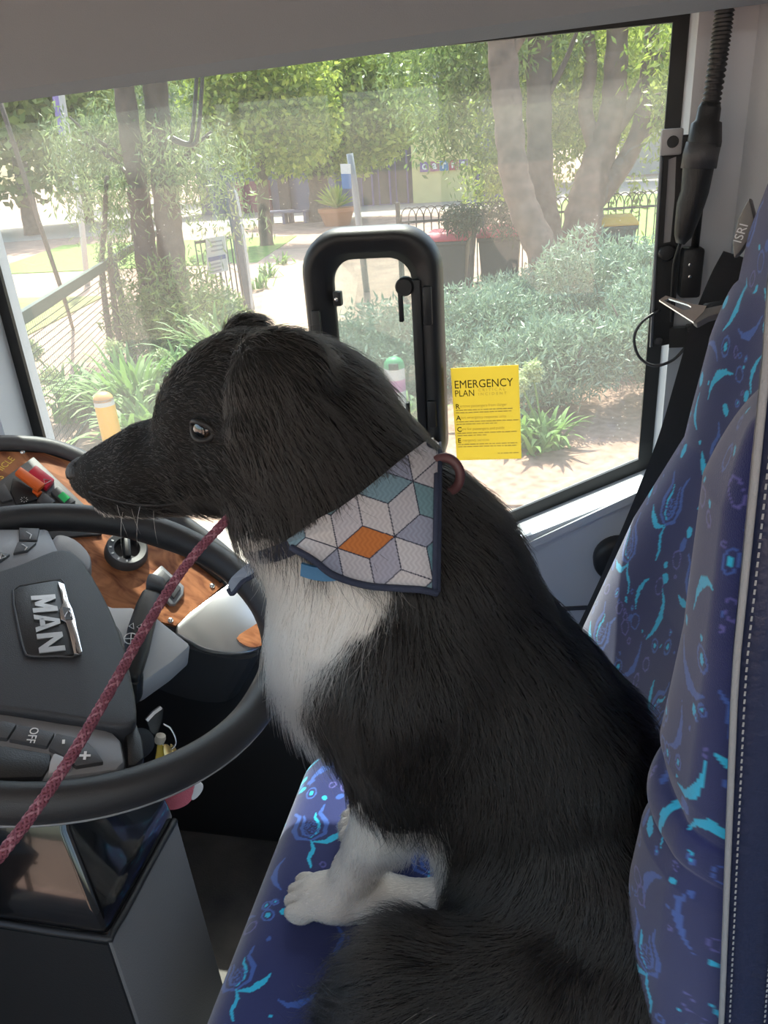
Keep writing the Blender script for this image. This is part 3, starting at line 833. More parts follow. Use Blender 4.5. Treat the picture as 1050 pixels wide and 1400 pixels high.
SU = Cw(200, 860)-Cw(180, 860)
for p in ([(176, 856), (182, 852), (183, 860)], [(187, 857), (193, 853), (193, 861)]):
    tube('wiper_mark', [Cw(x, y, .033) for x, y in p], .0006, m_white, st, n=5, closed=True)
cm = Cw(179, 873, .033); su, sw_, _ = frame_of(CN, SU)
tube('wiper_mark', [cm+(su*cos(a)+sw_*sin(a))*.0085 for a in np.linspace(0, 2*pi, 18, endpoint=False)], .0007, m_white, st, n=5, closed=True)
for ang in (0, 1.57):
    tube('wiper_mark', [cm-(su*cos(ang)+sw_*sin(ang))*.0085, cm+(su*cos(ang)+sw_*sin(ang))*.0085], .0006, m_white, st, n=5)
prism('stalk_root', [Cw(*p) for p in [(172, 925), (192, 915), (197, 935), (188, 950), (172, 945)]], CN, .05, m_blk, COWL, bev=.006, up=.02)
lathe('ignition_barrel', [(.018, -.10), (.020, -.01), (.019, .0), (.013, .004), (.0001, .004)], at_y(192, 1015, .70), unit((.6, -.3, .55)), m_blk_soft, COWL, n=24)

KY = empty('key_bunch', tuple(at_y(222, 1020, .68)))
tag(KY, 'keys with silver ring and yellow tag hanging in the ignition', 'keys')
kn_ = unit((.55, -.55, .4))
KP = at_y(215, 1000, .68)
def K(x, y, up=0.0): return on_plane(x, y, KP+kn_*up, kn_)
prism('key_head', [K(*p) for p in [(200, 984), (217, 966), (224, 968), (222, 985), (214, 1008), (205, 1000)]], kn_, .006, m_blk, KY, bev=.0015)
ribbon('key_edge', [K(200, 985, .002), K(209, 975, .002), K(220, 967, .002)], kn_, .008, .004, m_steel, KY)
tube('key_ring', smooth_path([K(*p) for p in [(223, 990), (233, 996), (240, 1010), (239, 1020), (230, 1026), (222, 1018)]], 5), .0011, m_steel, KY, n=7)
m_brass = mat('brass_key', (.65, .48, .20), .3, metal=.9)
m_ytag = mat('yellow_tag', (.75, .52, .05), .5)
m_fluff = mat('pale_cord', (.6, .52, .42), .8)
prism('yellow_tag', smooth_path([K(*p, .003) for p in [(217, 1014), (222, 1018), (226, 1032), (222, 1044), (212, 1046), (214, 1030)]], 3, closed=True), kn_, .004, m_ytag, KY, bev=.001)
prism('brass_key', smooth_path([K(*p, .008) for p in [(224, 1018), (232, 1020), (236, 1034), (228, 1040), (224, 1030)]], 3, closed=True), kn_, .003, m_brass, KY, bev=.0008)
prism('brass_key', smooth_path([K(*p, -.004) for p in [(233, 1017), (241, 1024), (244, 1036), (236, 1036)]], 3, closed=True), kn_, .003, m_brass, KY, bev=.0008)
lathe('cord_knot', [(.0001, .007), (.006, .005), (.007, 0), (.006, -.005), (.0001, -.007)], K(219, 1010, .004), unit((.3, .2, 1)), m_fluff, KY, n=14)
m_pink = mat('pink_felt', (.62, .16, .22), .9, bump=.5, bscale=500)
m_wht = mat('white_felt', (.75, .75, .78), .9)
pt = empty('pink_tag', tuple(at_y(250, 1092, .66)))
tag(pt, 'pink and white felt tag hanging below the steering wheel rim', 'tag')
pn = unit((.3, -.75, .5)); pp = at_y(245, 1085, .66)
def PT(x, y): return on_plane(x, y, pp, pn)
prism('felt', smooth_path([PT(*p) for p in [(215, 1070), (250, 1060), (268, 1068), (262, 1094), (245, 1106), (228, 1107), (218, 1098)]], 3, closed=True), pn, .006, m_pink, pt, bev=.002)
prism('felt_tip', smooth_path([PT(*p) for p in [(266, 1068), (276, 1072), (277, 1080), (270, 1090), (262, 1094), (262, 1080)]], 3, closed=True), pn, .006, m_wht, pt, bev=.002)
tube('strap', [PT(240, 1072), at_y(225, 1040, .68), at_y(220, 1025, .70)], .0018, m_blk, pt, n=6)
# ------------------------------------------------------------------ driver seat
SEAT_Z = 1.30
def seg_dist(P, a, b):
    a = np.asarray(a, np.float32); b = np.asarray(b, np.float32)
    ab = b-a; t = np.clip(((P-a)@ab)/max(np.dot(ab, ab), 1e-12), 0, 1)
    return np.sqrt(((P-a-t[:, None]*ab)**2).sum(1)), t

NAVY, MID, CYAN, LAV = np.array([.022, .030, .120]), np.array([.050, .115, .40]), np.array([.025, .46, .72]), np.array([.10, .10, .33])
def fabric_print(uv, seed, size=(.55, .9)):
    """moquette print: rings, ovals, swooshes and tulip motifs on navy"""
    r = np.random.default_rng(seed)
    P = np.asarray(uv, np.float32)
    C = np.tile(NAVY, (len(P), 1)).astype(np.float32)
    lo, hi = P.min(0), P.max(0)
    def put(mask_idx, col): C[mask_idx] = col
    def near(c, rad): return np.where((np.abs(P-c) < rad).all(1))[0]
    def poly(c, pts, w0, w1, col):
        i = near(c, .12)
        if not len(i): return
        best = np.full(len(i), 9., np.float32)
        n = len(pts)-1
        for k in range(n):
            d, t = seg_dist(P[i], pts[k], pts[k+1])
            s = (k+t)/n
            wd_ = w0+(w1-w0)*np.abs(2*s-1)
            best = np.minimum(best, d-wd_)
        put(i[best < 0], col)
    area = float(np.prod(hi-lo))
    def rnd(): return lo+(hi-lo)*r.random(2)
    used = []
    def spot(d):
        for _ in range(60):
            c = rnd()
            if all(np.linalg.norm(c-u) > d+e for u, e in used):
                used.append((c, d)); return c
        return None
    rot = lambda a: np.array([[cos(a), -sin(a)], [sin(a), cos(a)]])
    # tulips with a stem
    for _ in range(int(area/.020)+1):
        c = spot(.046)
        if c is None: continue
        A_ = rot(r.uniform(-.7, .7)); s = r.uniform(1.1, 1.4)
        def T(q): return [c+A_@(np.array(p)*s*.001) for p in q]
        for sx in (-1, 1):
            poly(c, T([(0, -14), (sx*13, -8), (sx*16, 4), (sx*10, 18), (sx*15, 27)]), .0026*s, .0010*s, MID)
            poly(c, T([(0, -10), (sx*7, -5), (sx*8.5, 4), (sx*5, 13), (sx*6, 18)]), .0016*s, .0007*s, CYAN if sx > 0 else MID)
        i = near(c, .012*s)
        if len(i):
            q = (P[i]-c)/(.009*s); sp = (q**2).sum(1) < 1
            put(i[sp & (r.random(len(i)) < .4)], MID)
        poly(c, T([(0, -14), (2, -24), (-3, -34), (-1, -44)]), .0022*s, .0009*s, CYAN)
        poly(c, T([(2, -16), (14, -18), (26, -12), (32, -6)]), .0036*s, .0008*s, CYAN)
    # swooshes
    for _ in range(int(area/.012)+1):
        c = spot(.022)
        if c is None: continue
        A_ = rot(r.uniform(0, 2*pi)); s = r.uniform(.9, 1.45); sg = r.choice([-1, 1])
        q = [(-24, 0), (-14, sg*7), (-2, sg*8), (10, sg*3), (20, -sg*6)]
        poly(c, [c+A_@(np.array(p)*s*.001) for p in q], .0042*s, .0006, CYAN if r.random() < .6 else MID)
    # ovals and rings
    for k in range(int(area/.0011)):
        rad = r.choice([.0028, .004, .0055, .008, .0100], p=[.25, .25, .2, .18, .12])
        c = spot(rad*.75)
        if c is None: continue
        a = r.uniform(0, pi); e = r.uniform(.65, .9)
        i = near(c, rad*1.3)
        if not len(i): continue
        q = (P[i]-c)@rot(a); q[:, 0] *= 1; q[:, 1] /= e
        d = np.sqrt((q**2).sum(1))
        typ = r.random()
        if typ < .40: put(i[d < rad*.8], CYAN if r.random() < .7 else MID)
        elif typ < .8: put(i[np.abs(d-rad) < .0011], LAV if r.random() < .6 else MID)
        else:
            put(i[np.abs(d-rad) < .0013], MID); put(i[d < rad*.45], CYAN)
    C *= (1+.10*(r.random(len(P))-.5))[:, None]
    return C

m_fab = attr_mat('moquette', rough=.95, sheen=.45, bump=.5, bscale=1400, spec=.1)
m_vinyl = mat('navy_vinyl', (.020, .028, .070), .38, bump=.6, bscale=120)
m_pipe = mat('pale_piping', (.30, .31, .33), .7, bump=.4, bscale=900)

seat = empty('driver_seat', (-.05, .64, FLOORZ))
tag(seat, 'blue patterned driver seat with high bolstered backrest', 'seat')
CX0, CX1, CY0, CY1 = -.345, .17, .375, .885
# cushion: superelliptic block, dense for the woven print
nu, nv = 380, 380
us = np.linspace(0, 1, nu); vs = np.linspace(0, 1, nv)
X, Yg = np.meshgrid(CX0+(CX1-CX0)*us, CY0+(CY1-CY0)*vs, indexing='ij')
ex = np.minimum(X-CX0, .5)/.055; ey = np.minimum(np.minimum(Yg-CY0, CY1-Yg), .5)/.05
rx = 1-np.clip(1-ex, 0, 1)**2.4; ry = 1-np.clip(1-ey, 0, 1)**2.4
Z = SEAT_Z-.055+.055*np.sqrt(np.clip(rx*ry, 0, 1))
# rounded plan corners at the front
for cy in (CY0, CY1):
    R_c = .07; sg = 1 if cy == CY0 else -1
    cxc, cyc = CX0+R_c, cy+sg*R_c
    m_ = (X < cxc) & ((Yg-cyc)*sg < 0)
    dx, dy = cxc-X, (cyc-Yg)*sg
    sq = np.maximum(dx, dy)/np.maximum(np.sqrt(dx*dx+dy*dy), 1e-6)
    X = np.where(m_, cxc-dx*sq, X); Yg = np.where(m_, cyc-sg*dy*sq, Yg)
V = np.stack([X, Yg, Z], -1).reshape(-1, 3)
ii = np.arange(nu*nv).reshape(nu, nv)
Fq = np.stack([ii[:-1, :-1], ii[1:, :-1], ii[1:, 1:], ii[:-1, 1:]], -1).reshape(-1, 4)
per = np.concatenate([ii[:, 0], ii[-1, 1:], ii[-2::-1, -1], ii[0, -2:0:-1]])
b0 = len(V); low = V[per].copy(); low[:, 2] = SEAT_Z-.13
V = np.concatenate([V, low, [[(CX0+CX1)/2, (CY0+CY1)/2, SEAT_Z-.13]]])
k = len(per); j = np.arange(k); j2 = (j+1) % k
Fq = np.concatenate([Fq, np.stack([per[j2], per[j], b0+j, b0+j2], -1)])
cush = fast_mesh('cushion', V, Fq, m_fab, seat, smooth=True)
uvc = V[:, :2].copy(); uvc[b0:, 0] -= .05
set_cols(cush, fabric_print(uvc, 4))
box('seat_pan', ((CX0+CX1)/2+.01, (CY0+CY1)/2, SEAT_Z-.145), (.46, .45, .03), m_blk, seat, bev=.008)
for i in range(5):
    box('bellows_fold', (-.06, .64, FLOORZ+.075+i*.055), (.34-.02*(i % 2), .34-.02*(i % 2), .05), m_blk, seat, bev=.02, seg=3)
box('base_plate', (-.06, .64, FLOORZ+.025), (.42, .40, .045), m_blk, seat, bev=.006)

# backrest
nz_, ny_ = 520, 330
zz = np.linspace(1.27, 2.13, nz_); ss = np.linspace(0, 1, ny_)      # s: 0 far side, 1 near side
Zg, Sg = np.meshgrid(zz, ss, indexing='ij')
far = np.interp(Zg, [1.27, 1.48, 1.66, 1.77, 1.88, 2.00, 2.13], [.040, .068, .128, .180, .194, .202, .225])
nearx = np.interp(Zg, [1.27, 1.46, 1.80, 2.05, 2.13], [.128, .126, .112, .108, .125])
fary = np.interp(Zg, [1.27, 1.50, 1.80, 2.0, 2.13], [.94, .95, .95, .93, .88])
neary = np.interp(Zg, [1.27, 1.80, 2.0, 2.13], [.418, .418, .425, .45])
Yb = fary+(neary-fary)*Sg
bl = Sg**1.3
Xb = far+(nearx-far)*bl
Xb = Xb+.045*np.sin(pi*Sg)**2*np.clip((Zg-1.3)/.3, 0, 1)                                 # hollow for the back
def bump(s0, sw, z0, z1, h):
    g = np.exp(-((Sg-s0)/sw)**2); e = np.clip((Zg-z0)/.06, 0, 1)*np.clip((z1-Zg)/.06, 0, 1)
    return h*g*np.sqrt(np.clip(e, 0, 1))
Xb = Xb-bump(.84, .13, 1.24, 1.635, .040)-bump(.80, .14, 1.60, 1.95, .038)-bump(.10, .12, 1.24, 1.95, .020)
edge_ = np.clip(1-np.minimum(Sg, 1-Sg)/.06, 0, 1)**2
Xb = Xb+.030*edge_
topr = np.clip((Zg-2.05)/.08, 0, 1)**2
Xb = Xb+.05*topr
V = np.stack([Xb, Yb, Zg], -1).reshape(-1, 3)
ii = np.arange(nz_*ny_).reshape(nz_, ny_)
Fq = np.stack([ii[:-1, :-1], ii[:-1, 1:], ii[1:, 1:], ii[1:, :-1]], -1).reshape(-1, 4)
per = np.concatenate([ii[0, :], ii[1:, -1], ii[-1, -2::-1], ii[-2:0:-1, 0]])
b0 = len(V); frontv = V[per].copy(); low = frontv.copy()
low[:, 0] = np.maximum(low[:, 0]+.02, np.interp(low[:, 2], [1.27, 2.13], [.21, .30]))
k = len(per); j = np.arange(k); j2 = (j+1) % k
NS = 48
prev = per
for q in range(1, NS+1):
    V = np.concatenate([V, frontv+(low-frontv)*q/NS])
    cur = b0+(q-1)*k+j
    Fq = np.concatenate([Fq, np.stack([prev[j2], prev[j], cur, cur[j2]], -1)])
    prev = cur
# back panel closes the shell: strip between the two sides
bz = np.linspace(1.27, 2.13, 2)
back = fast_mesh('backrest', V, Fq, m_fab, seat, smooth=True)
uvb = np.stack([V[:, 1]-1.0*V[:, 0], V[:, 2]], -1)
set_cols(back, fabric_print(uvb, 9))
bp = [(np.interp(z, [1.27, 2.13], [.212, .302]), y, z) for z, y in ((1.27, .415), (1.27, .945), (1.8, .955), (2.0, .935), (2.13, .88), (2.13, .45), (2.0, .42))]
prism('back_shell', bp, (-1, 0, .1), .035, m_blk, seat, bev=.012, up=-.0)
# vinyl edge strip with piping on the near side
zs = np.linspace(1.28, 2.10, 24)
xf = np.interp(zs, [1.27, 1.46, 1.80, 2.05, 2.13], [.150, .146, .116, .108, .125])+.004
yf = np.interp(zs, [1.27, 1.80, 2.0, 2.13], [.418, .418, .425, .45])-.004
L1 = np.stack([xf-.004, yf-.001, zs], -1); L2 = np.stack([xf+.033, yf-.001, zs], -1)
V = np.concatenate([L1, L2, L1+np.array([0, .01, 0]), L2+np.array([0, .01, 0])])
n = len(zs); Fs = []
for i in range(n-1):
    Fs += [(i, n+i, n+i+1, i+1), (2*n+i, i, i+1, 2*n+i+1), (n+i, 3*n+i, 3*n+i+1, n+i+1)]
mesh('vinyl_strip', V, Fs, m_vinyl, seat, True)
for Lq in (L1, L2): tube('piping', Lq+np.array([0, -.0015, 0]), .0022, m_pipe, seat, n=6)
# stitches beside the piping
V = []; Fs = []
for Lq, dx in ((L1, .006), (L2, -.006)):
    P = smooth_path(list(Lq+np.array([dx, -.0012, 0])), 6)
    for p in P[::1]:
        b = len(V); V += [p+np.array([-.0006, 0, -.0018]), p+np.array([.0006, 0, -.0018]), p+np.array([.0006, 0, .0018]), p+np.array([-.0006, 0, .0018])]
        Fs.append((b, b+1, b+2, b+3))
st_ = mesh('stitching', V, Fs, m_pipe, seat); st_['kind'] = 'stuff'
# belt guide on the shoulder of the backrest
m_guide = mat('guide_grey', (.20, .19, .18), .5)
gq = [(1024, 268), (1032, 300), (1030, 318), (1012, 345), (1003, 355), (1001, 335), (1008, 300)]
gn = unit((-.35, -.9, .1)); gp = at_y(1015, 315, .905)
g3 = [on_plane(x, y, gp, gn) for x, y in gq]
gd_ = prism('belt_guide', g3, gn, .022, m_guide, seat, bev=.005)
text('lettering', 'ISRI', on_plane(1013, 319, gp+gn*.0006, gn), on_plane(1017, 300, gp, gn)-on_plane(1006, 328, gp, gn), gn, .0125, m_white, gd_, ext=.0002)

# ------------------------------------------------------------------ seat belt
belt = empty('seat_belt', tuple(at_y(960, 480, .99)))
tag(belt, 'black seat belt with metal tongue beside the backrest', 'seat belt')
m_web = mat('belt_webbing', (.022, .022, .024), .75, bump=.5, bscale=900)
bp_ = smooth_path([at_y(1016, 352, .975), at_y(998, 385, .985), at_y(975, 440, .995), at_y(950, 520, 1.01), at_y(925, 600, 1.02), at_y(893, 680, 1.03), at_y(858, 760, 1.035), at_y(825, 830, 1.03), at_y(800, 880, 1.02)], 5)
nb = len(bp_)
sd = np.array([unit((1, -.25-.35*(i/nb), .25)) for i in range(nb)])
ribbon('webbing', bp_, sd, .046, .0016, m_web, belt)
# tongue: a plate with a slot, seen edge-on, and a plastic grip
tn = unit((-.25, -.62, .75)); tp = at_y(935, 415, .955)
def TQ(x, y, up=0.0): return on_plane(x, y, tp+tn*up, tn)
outer = [(901, 410), (910, 404), (948, 416), (966, 418), (962, 426), (948, 440)]
inner = [(908, 411), (914, 408), (940, 416), (945, 419), (944, 423), (934, 424)]
V = [TQ(*p) for p in outer]+[TQ(*p) for p in inner]; V += [v-tn*.003 for v in V]
Fs = []
for i in range(6):
    j = (i+1) % 6
    Fs += [(i, j, 6+j, 6+i), (12+j, 12+i, 18+i, 18+j), (i, 12+i, 12+j, j), (6+i, 6+j, 18+j, 18+i)]
mesh('tongue_plate', V, Fs, m_steel, belt)
prism('tongue_grip', [TQ(*p) for p in [(944, 424), (962, 420), (990, 414), (994, 424), (968, 432), (952, 441), (946, 436)]], tn, .012, m_guide, belt, bev=.003, up=-.001)
prism('belt_loop', [TQ(*p, -.006) for p in [(960, 414), (1012, 404), (1016, 424), (964, 430)]], tn, .014, m_blk, belt, bev=.003)

# ------------------------------------------------------------------ lead, floor cord
m_rope = mat('maroon_rope', (.20, .062, .092), .8, bump=.3, bscale=900)
m_rope2 = mat('maroon_rope_light', (.33, .15, .19), .8)
lead = empty('dog_lead', tuple(at_y(150, 950, .45)))
tag(lead, 'maroon braided rope lead running from the dog down past the wheel', 'lead')
lp = smooth_path([at_y(345, 690, .60), at_y(322, 700, .585), at_y(305, 716, .57), at_y(268, 756, .545), at_y(235, 800, .52), at_y(195, 865, .475), at_y(150, 945, .42), at_y(100, 1030, .37), at_y(50, 1105, .33), at_y(0, 1170, .30), at_y(-60, 1240, .27), (-.42, .14, 1.45), (-.46, .06, 1.05), (-.44, .0, .862), (-.34, -.12, .857), (-.2, -.2, .857)], 26)
LP = np.array(lp); cum = np.concatenate([[0], np.cumsum(np.linalg.norm(np.diff(LP, axis=0), axis=1))])
sN = np.arange(0, cum[-1], .0009); LPd = np.stack([np.interp(sN, cum, LP[:, i]) for i in range(3)], -1)
T = np.gradient(LPd, axis=0); T /= np.linalg.norm(T, axis=1, keepdims=True)
A1 = np.cross(T, [0, 0, 1.]); A1 /= np.linalg.norm(A1, axis=1, keepdims=True); A2 = np.cross(T, A1)
tube('core', LPd[::6], 0.0028, m_rope, lead, n=8)
for q in range(12):
    sg = 1 if q % 2 == 0 else -1
    ph = sg*sN/.0130*2*pi/2+(q//2)*pi/3+(.5 if sg < 0 else 0)
    rad = .0031+.0003*np.sin(sN/.0130*2*pi*3+q)
    S_ = LPd+(A1*np.cos(ph)[:, None]+A2*np.sin(ph)[:, None])*rad[:, None]
    tube('strand', S_, .00115, m_rope2 if q in (0, 5, 8) else m_rope, lead, n=5)
fc = empty('floor_cord', tuple(at_z(268, 1360, FLOORZ)))
tag(fc, 'small black plug and cord on the cab floor', 'cord')
box('plug', at_z(262, 1359, FLOORZ+.012), (.035, .016, .016), m_blk, fc, bev=.003)
tube('cord', smooth_path([at_z(272, 1357, FLOORZ+.010), at_z(282, 1352, FLOORZ+.006), at_z(292, 1346, FLOORZ+.006)], 5), .003, m_blk, fc, n=6)
# ------------------------------------------------------------------ the dog
def sd_ell(P, c, r):
    q = (P-np.asarray(c, np.float32))/np.asarray(r, np.float32)
    k0 = np.sqrt((q*q).sum(-1)); q2 = q/np.asarray(r, np.float32)
    k1 = np.sqrt((q2*q2).sum(-1))
    return k0*(k0-1.0)/np.maximum(k1, 1e-6)
def sd_cone(P, a, b, ra, rb, sy=1.0):
    a = np.asarray(a, np.float32); b = np.asarray(b, np.float32)
    if sy != 1.0:
        P = P.copy(); ym = a[1]; P[..., 1] = ym+(P[..., 1]-ym)*sy
    ab = b-a; t = np.clip(((P-a)@ab)/np.dot(ab, ab), 0, 1)
    d = P-a-t[..., None]*ab
    return np.sqrt((d*d).sum(-1))-(ra+(rb-ra)*t)
def smin(a, b, k):
    h = np.clip(0.5+0.5*(b-a)/k, 0, 1)
    return b+(a-b)*h-k*h*(1-h)

Y0 = 0.62
def Q(x, y, Y=Y0): return at_y(x, y, Y)
def QZ(x, y, Z): return at_z(x, y, Z)

paw_n = QZ(452, 1226, 1.328)
wrist_n = Q(487, 1188, paw_n[1]+0.004)
elbow_n = Q(548, 1085, 0.565)
should_n = Q(548, 920, 0.55)
FARL = np.array([0.035, 0.115, 0.0])
hpaw = QZ(515, 1226, 1.327); hheel = QZ(600, 1240, 1.332)
PRIM = [
    ('e', Q(338, 552), (.068, .056, .064), .02),
    ('e', Q(405, 566), (.062, .058, .064), .03),
    ('e', Q(318, 624), (.062, .048, .042), .025),
    ('c', Q(255, 628), Q(158, 655), .047, .030, 1.15, .025),
    ('c', Q(200, 640), Q(122, 652), .040, .019, 1.1, .02),
    ('c', Q(150, 688), Q(285, 668), .011, .022, 1.0, .015),
    ('e', Q(272, 556), (.030, .044, .032), .025),
    ('e', Q(385, 690), (.046, .056, .042), .02),
    ('c', Q(420, 612), Q(540, 790), .068, .088, 1.0, .05),
    ('c', Q(450, 595), Q(600, 745), .045, .058, 1.0, .05),
    ('e', Q(485, 870), (.076, .088, .125), .05),
    ('c', Q(570, 870), Q(750, 1110), .104, .122, 1.0, .05),
    ('c', Q(600, 795), Q(765, 1015), .058, .086, 1.0, .05),
    ('e', Q(775, 1170), (.108, .122, .120), .05),
    ('e', np.array([.03, .535, 1.415]), (.115, .075, .105), .03),
    ('e', np.array([.03, .705, 1.415]), (.115, .075, .105), .03),
    ('e', np.array([.05, .62, 1.38]), (.08, .14, .075), .04),
    ('c', should_n, Q(545, 1060, .56), .062, .050, 1.0, .03),
    ('c', should_n+FARL*np.array([1, 1.2, 1]), Q(545, 1060, .56)+FARL, .062, .046, 1.0, .03),
    ('c', elbow_n, wrist_n, .040, .024, 1.0, .015),
    ('c', wrist_n, paw_n+np.array([.012, 0, .004]), .024, .025, 1.0, .012),
    ('e', paw_n, (.042, .029, .026), .012),
    ('c', elbow_n+FARL, wrist_n+FARL, .036, .022, 1.0, .015),
    ('e', paw_n+FARL, (.042, .027, .026), .012),
    ('c', hpaw, hheel, .027, .024, 1.0, .015),
    ('e', hpaw+np.array([-.006, 0, -.001]), (.034, .030, .025), .01),
    ('c', hheel, np.array([.02, .55, 1.40]), .024, .05, 1.0, .02),
    # tail, curled forward along the near side
    ('c', np.array([.10, .50, 1.37]), Q(720, 1335, .47), .055, .058, 1.0, .03),
    ('c', Q(720, 1335, .47), Q(560, 1350, .455), .058, .058, 1.0, .02),
    ('c', Q(560, 1350, .455), Q(500, 1385, .45), .056, .038, 1.0, .02),
    # ears
    ('e', Q(385, 500, .575), (.040, .022, .030), .012),
    ('e', Q(368, 545, .556), (.036, .0125, .040), .006),
    ('e', Q(343, 580, .552), (.020, .011, .015), .005),
    ('e', Q(410, 600, .556), (.032, .014, .042), .008),
    ('e', Q(338, 456, .655), (.022, .018, .018), .010),
]
# toes: small knuckle bumps so that the paws read as paws
for base, sgn in ((paw_n, 1), (paw_n+FARL, 1), (hpaw, 1)):
    for j in range(4):
        off = np.array([-.033-.007*(1-abs(j-1.5)/1.5), (-.0215+.0143*j), -.008])
        PRIM.append(('e', base+off, (.018, .0080, .0160), .0025))

def dog_sdf(P):
    d = None
    for p in PRIM:
        if p[0] == 'e': v = sd_ell(P, p[1], p[2])
        else: v = sd_cone(P, p[1], p[2], p[3], p[4], p[5])
        d = v if d is None else smin(d, v, p[-1])
    return d

def surface_nets(sdf, lo, hi, h):
    lo = np.asarray(lo, float); nx, ny, nz = [int(math.ceil((hi[i]-lo[i])/h))+1 for i in range(3)]
    xs = lo[0]+h*np.arange(nx); ys = lo[1]+h*np.arange(ny); zs = lo[2]+h*np.arange(nz)
    D = np.empty((nx, ny, nz), np.float32)
    for i in range(0, nx, 16):
        G = np.stack(np.meshgrid(xs[i:i+16], ys, zs, indexing='ij'), -1).astype(np.float32)
        D[i:i+16] = sdf(G)
    S = D < 0
    cells = np.zeros((nx-1, ny-1, nz-1), np.int8)
    for a in (0, 1):
        for b in (0, 1):
            for c in (0, 1):
                cells += S[a:nx-1+a, b:ny-1+b, c:nz-1+c]
    act = (cells > 0) & (cells < 8)
    idx = np.argwhere(act)
    num = np.full(act.shape, -1, np.int32); num[act] = np.arange(len(idx))
    acc = np.zeros((len(idx), 3)); cnt = np.zeros(len(idx))
    corners = [(a, b, c) for a in (0, 1) for b in (0, 1) for c in (0, 1)]
    for i in range(8):
        for j in range(i+1, 8):
            A, B = corners[i], corners[j]
            if sum(abs(A[k]-B[k]) for k in range(3)) != 1: continue
            da = D[idx[:, 0]+A[0], idx[:, 1]+A[1], idx[:, 2]+A[2]]; db = D[idx[:, 0]+B[0], idx[:, 1]+B[1], idx[:, 2]+B[2]]
            m = (da < 0) != (db < 0)
            t = np.where(m, da/np.where(m, da-db, 1), 0)
            p = np.array(A)+t[:, None]*(np.array(B)-np.array(A))
            acc[m] += p[m]; cnt[m] += 1
    V = lo+h*(idx+acc/cnt[:, None])
    quads = []
    for ax in range(3):
        o1, o2 = [(1, 2), (2, 0), (0, 1)][ax]
        sl0 = [slice(1, -1)]*3; sl1 = [slice(1, -1)]*3
        sl0[ax] = slice(0, -1); sl1[ax] = slice(1, None)
        s0 = S[tuple(sl0)]; s1 = S[tuple(sl1)]
        e = np.argwhere(s0 != s1)
        inside = s0[s0 != s1]
        off = np.ones(3, int); off[ax] = 0
        e = e+off
        def cell(d1, d2):
            q = e.copy(); q[:, o1] -= d1; q[:, o2] -= d2
            return num[q[:, 0], q[:, 1], q[:, 2]]
        qd = np.stack([cell(1, 1), cell(0, 1), cell(0, 0), cell(1, 0)], 1)
        qd[~inside] = qd[~inside][:, ::-1]
        quads.append(qd)
    Fq = np.concatenate(quads)
    Fq = Fq[(Fq >= 0).all(1)]
    return V, Fq

def sdf_grad(P, e=0.002):
    P = np.asarray(P, np.float32)
    g = np.stack([dog_sdf(P+np.eye(3, dtype=np.float32)[i]*e)-dog_sdf(P-np.eye(3, dtype=np.float32)[i]*e) for i in range(3)], -1)
    return g/np.maximum(np.linalg.norm(g, axis=-1, keepdims=True), 1e-9)

DV, DF = surface_nets(dog_sdf, (-.50, .36, 1.285), (.26, .88, 2.03), 0.0045)
DV[:, 2] = np.maximum(DV[:, 2], SEAT_Z+0.001)
DN = sdf_grad(DV)

# white patches, as solid regions of the coat
WHITE = [(Q(400, 790, .58), .060), (Q(440, 845, .545), .044), (Q(410, 860, .57), .058), (Q(395, 905, .57), .050), (Q(405, 960, .58), .042),
         (Q(425, 1005, .60), .034), (Q(470, 815, .54), .040), (Q(500, 805, .54), .024),
         (Q(395, 800, .66), .085), (Q(400, 900, .68), .10), (Q(430, 960, .66), .06)]
def white_mask(P):
    w = np.zeros(len(P), bool)
    for c, r in WHITE: w |= ((P-c)**2).sum(1) < r*r
    # forelegs below the elbow, with a ragged border
    jag = .012*np.sin(P[:, 0]*170)+.008*np.sin(P[:, 1]*260+1)
    w |= (P[:, 2]+jag < 1.535-.10*(P[:, 0]+.17)) & (P[:, 0] < -.085) & (P[:, 1] > .52)
    w |= (P[:, 2] < 1.372) & (P[:, 0] < -.060) & (P[:, 1] > .50)
    # edge of the lower lip
    lip = Q(140, 697); lip2 = Q(215, 711)
    w |= sd_cone(np.asarray(P, np.float32), lip, lip2, .012, .008, 1.0) < 0
    # tail tip
    w |= ((P-Q(600, 1375, .40))**2).sum(1) < .02**2
    return w

M_skin_black = None
dog = empty('dog', (-.05, .62, SEAT_Z))
tag(dog, 'black and white long-haired dog in patterned bandana sitting on the driver seat', 'dog')
m_skin = attr_mat('dog_coat_under', rough=0.75, sheen=0.0, bump=0.2, bscale=300, spec=0.25)
body = fast_mesh('body', DV, DF, m_skin, dog, smooth=True)
wm = white_mask(DV)
set_cols(body, np.where(wm[:, None], (.52, .49, .45), (.006, .0055, .005)))

# ---- face
def hit(px, py, off=0.0, lo=.35, hi=1.1):
    """first point of the coat surface (grown by off) along a line of sight, used to seat small parts on the body"""
    d = ray(px, py); d = d/np.linalg.norm(d)
    t = lo
    for _ in range(80):
        s = float(dog_sdf((CAM+d*t)[None].astype(np.float32))[0])-off
        if s < 2e-4: return CAM+d*t
        t += max(s*0.8, 2e-4)
        if t > hi: return None
    return CAM+d*t

m_nose = mat('nose_leather', (.012, .011, .012), .38, bump=.6, bscale=700)
m_eye = mat('eye_amber', (.035, .015, .006), .03, spec=.8, coat=1.0)
m_pupil = mat('pupil_black', (.002, .002, .002), .03, coat=1.0)
m_lid = mat('eyelid_black', (.008, .007, .007), .5)
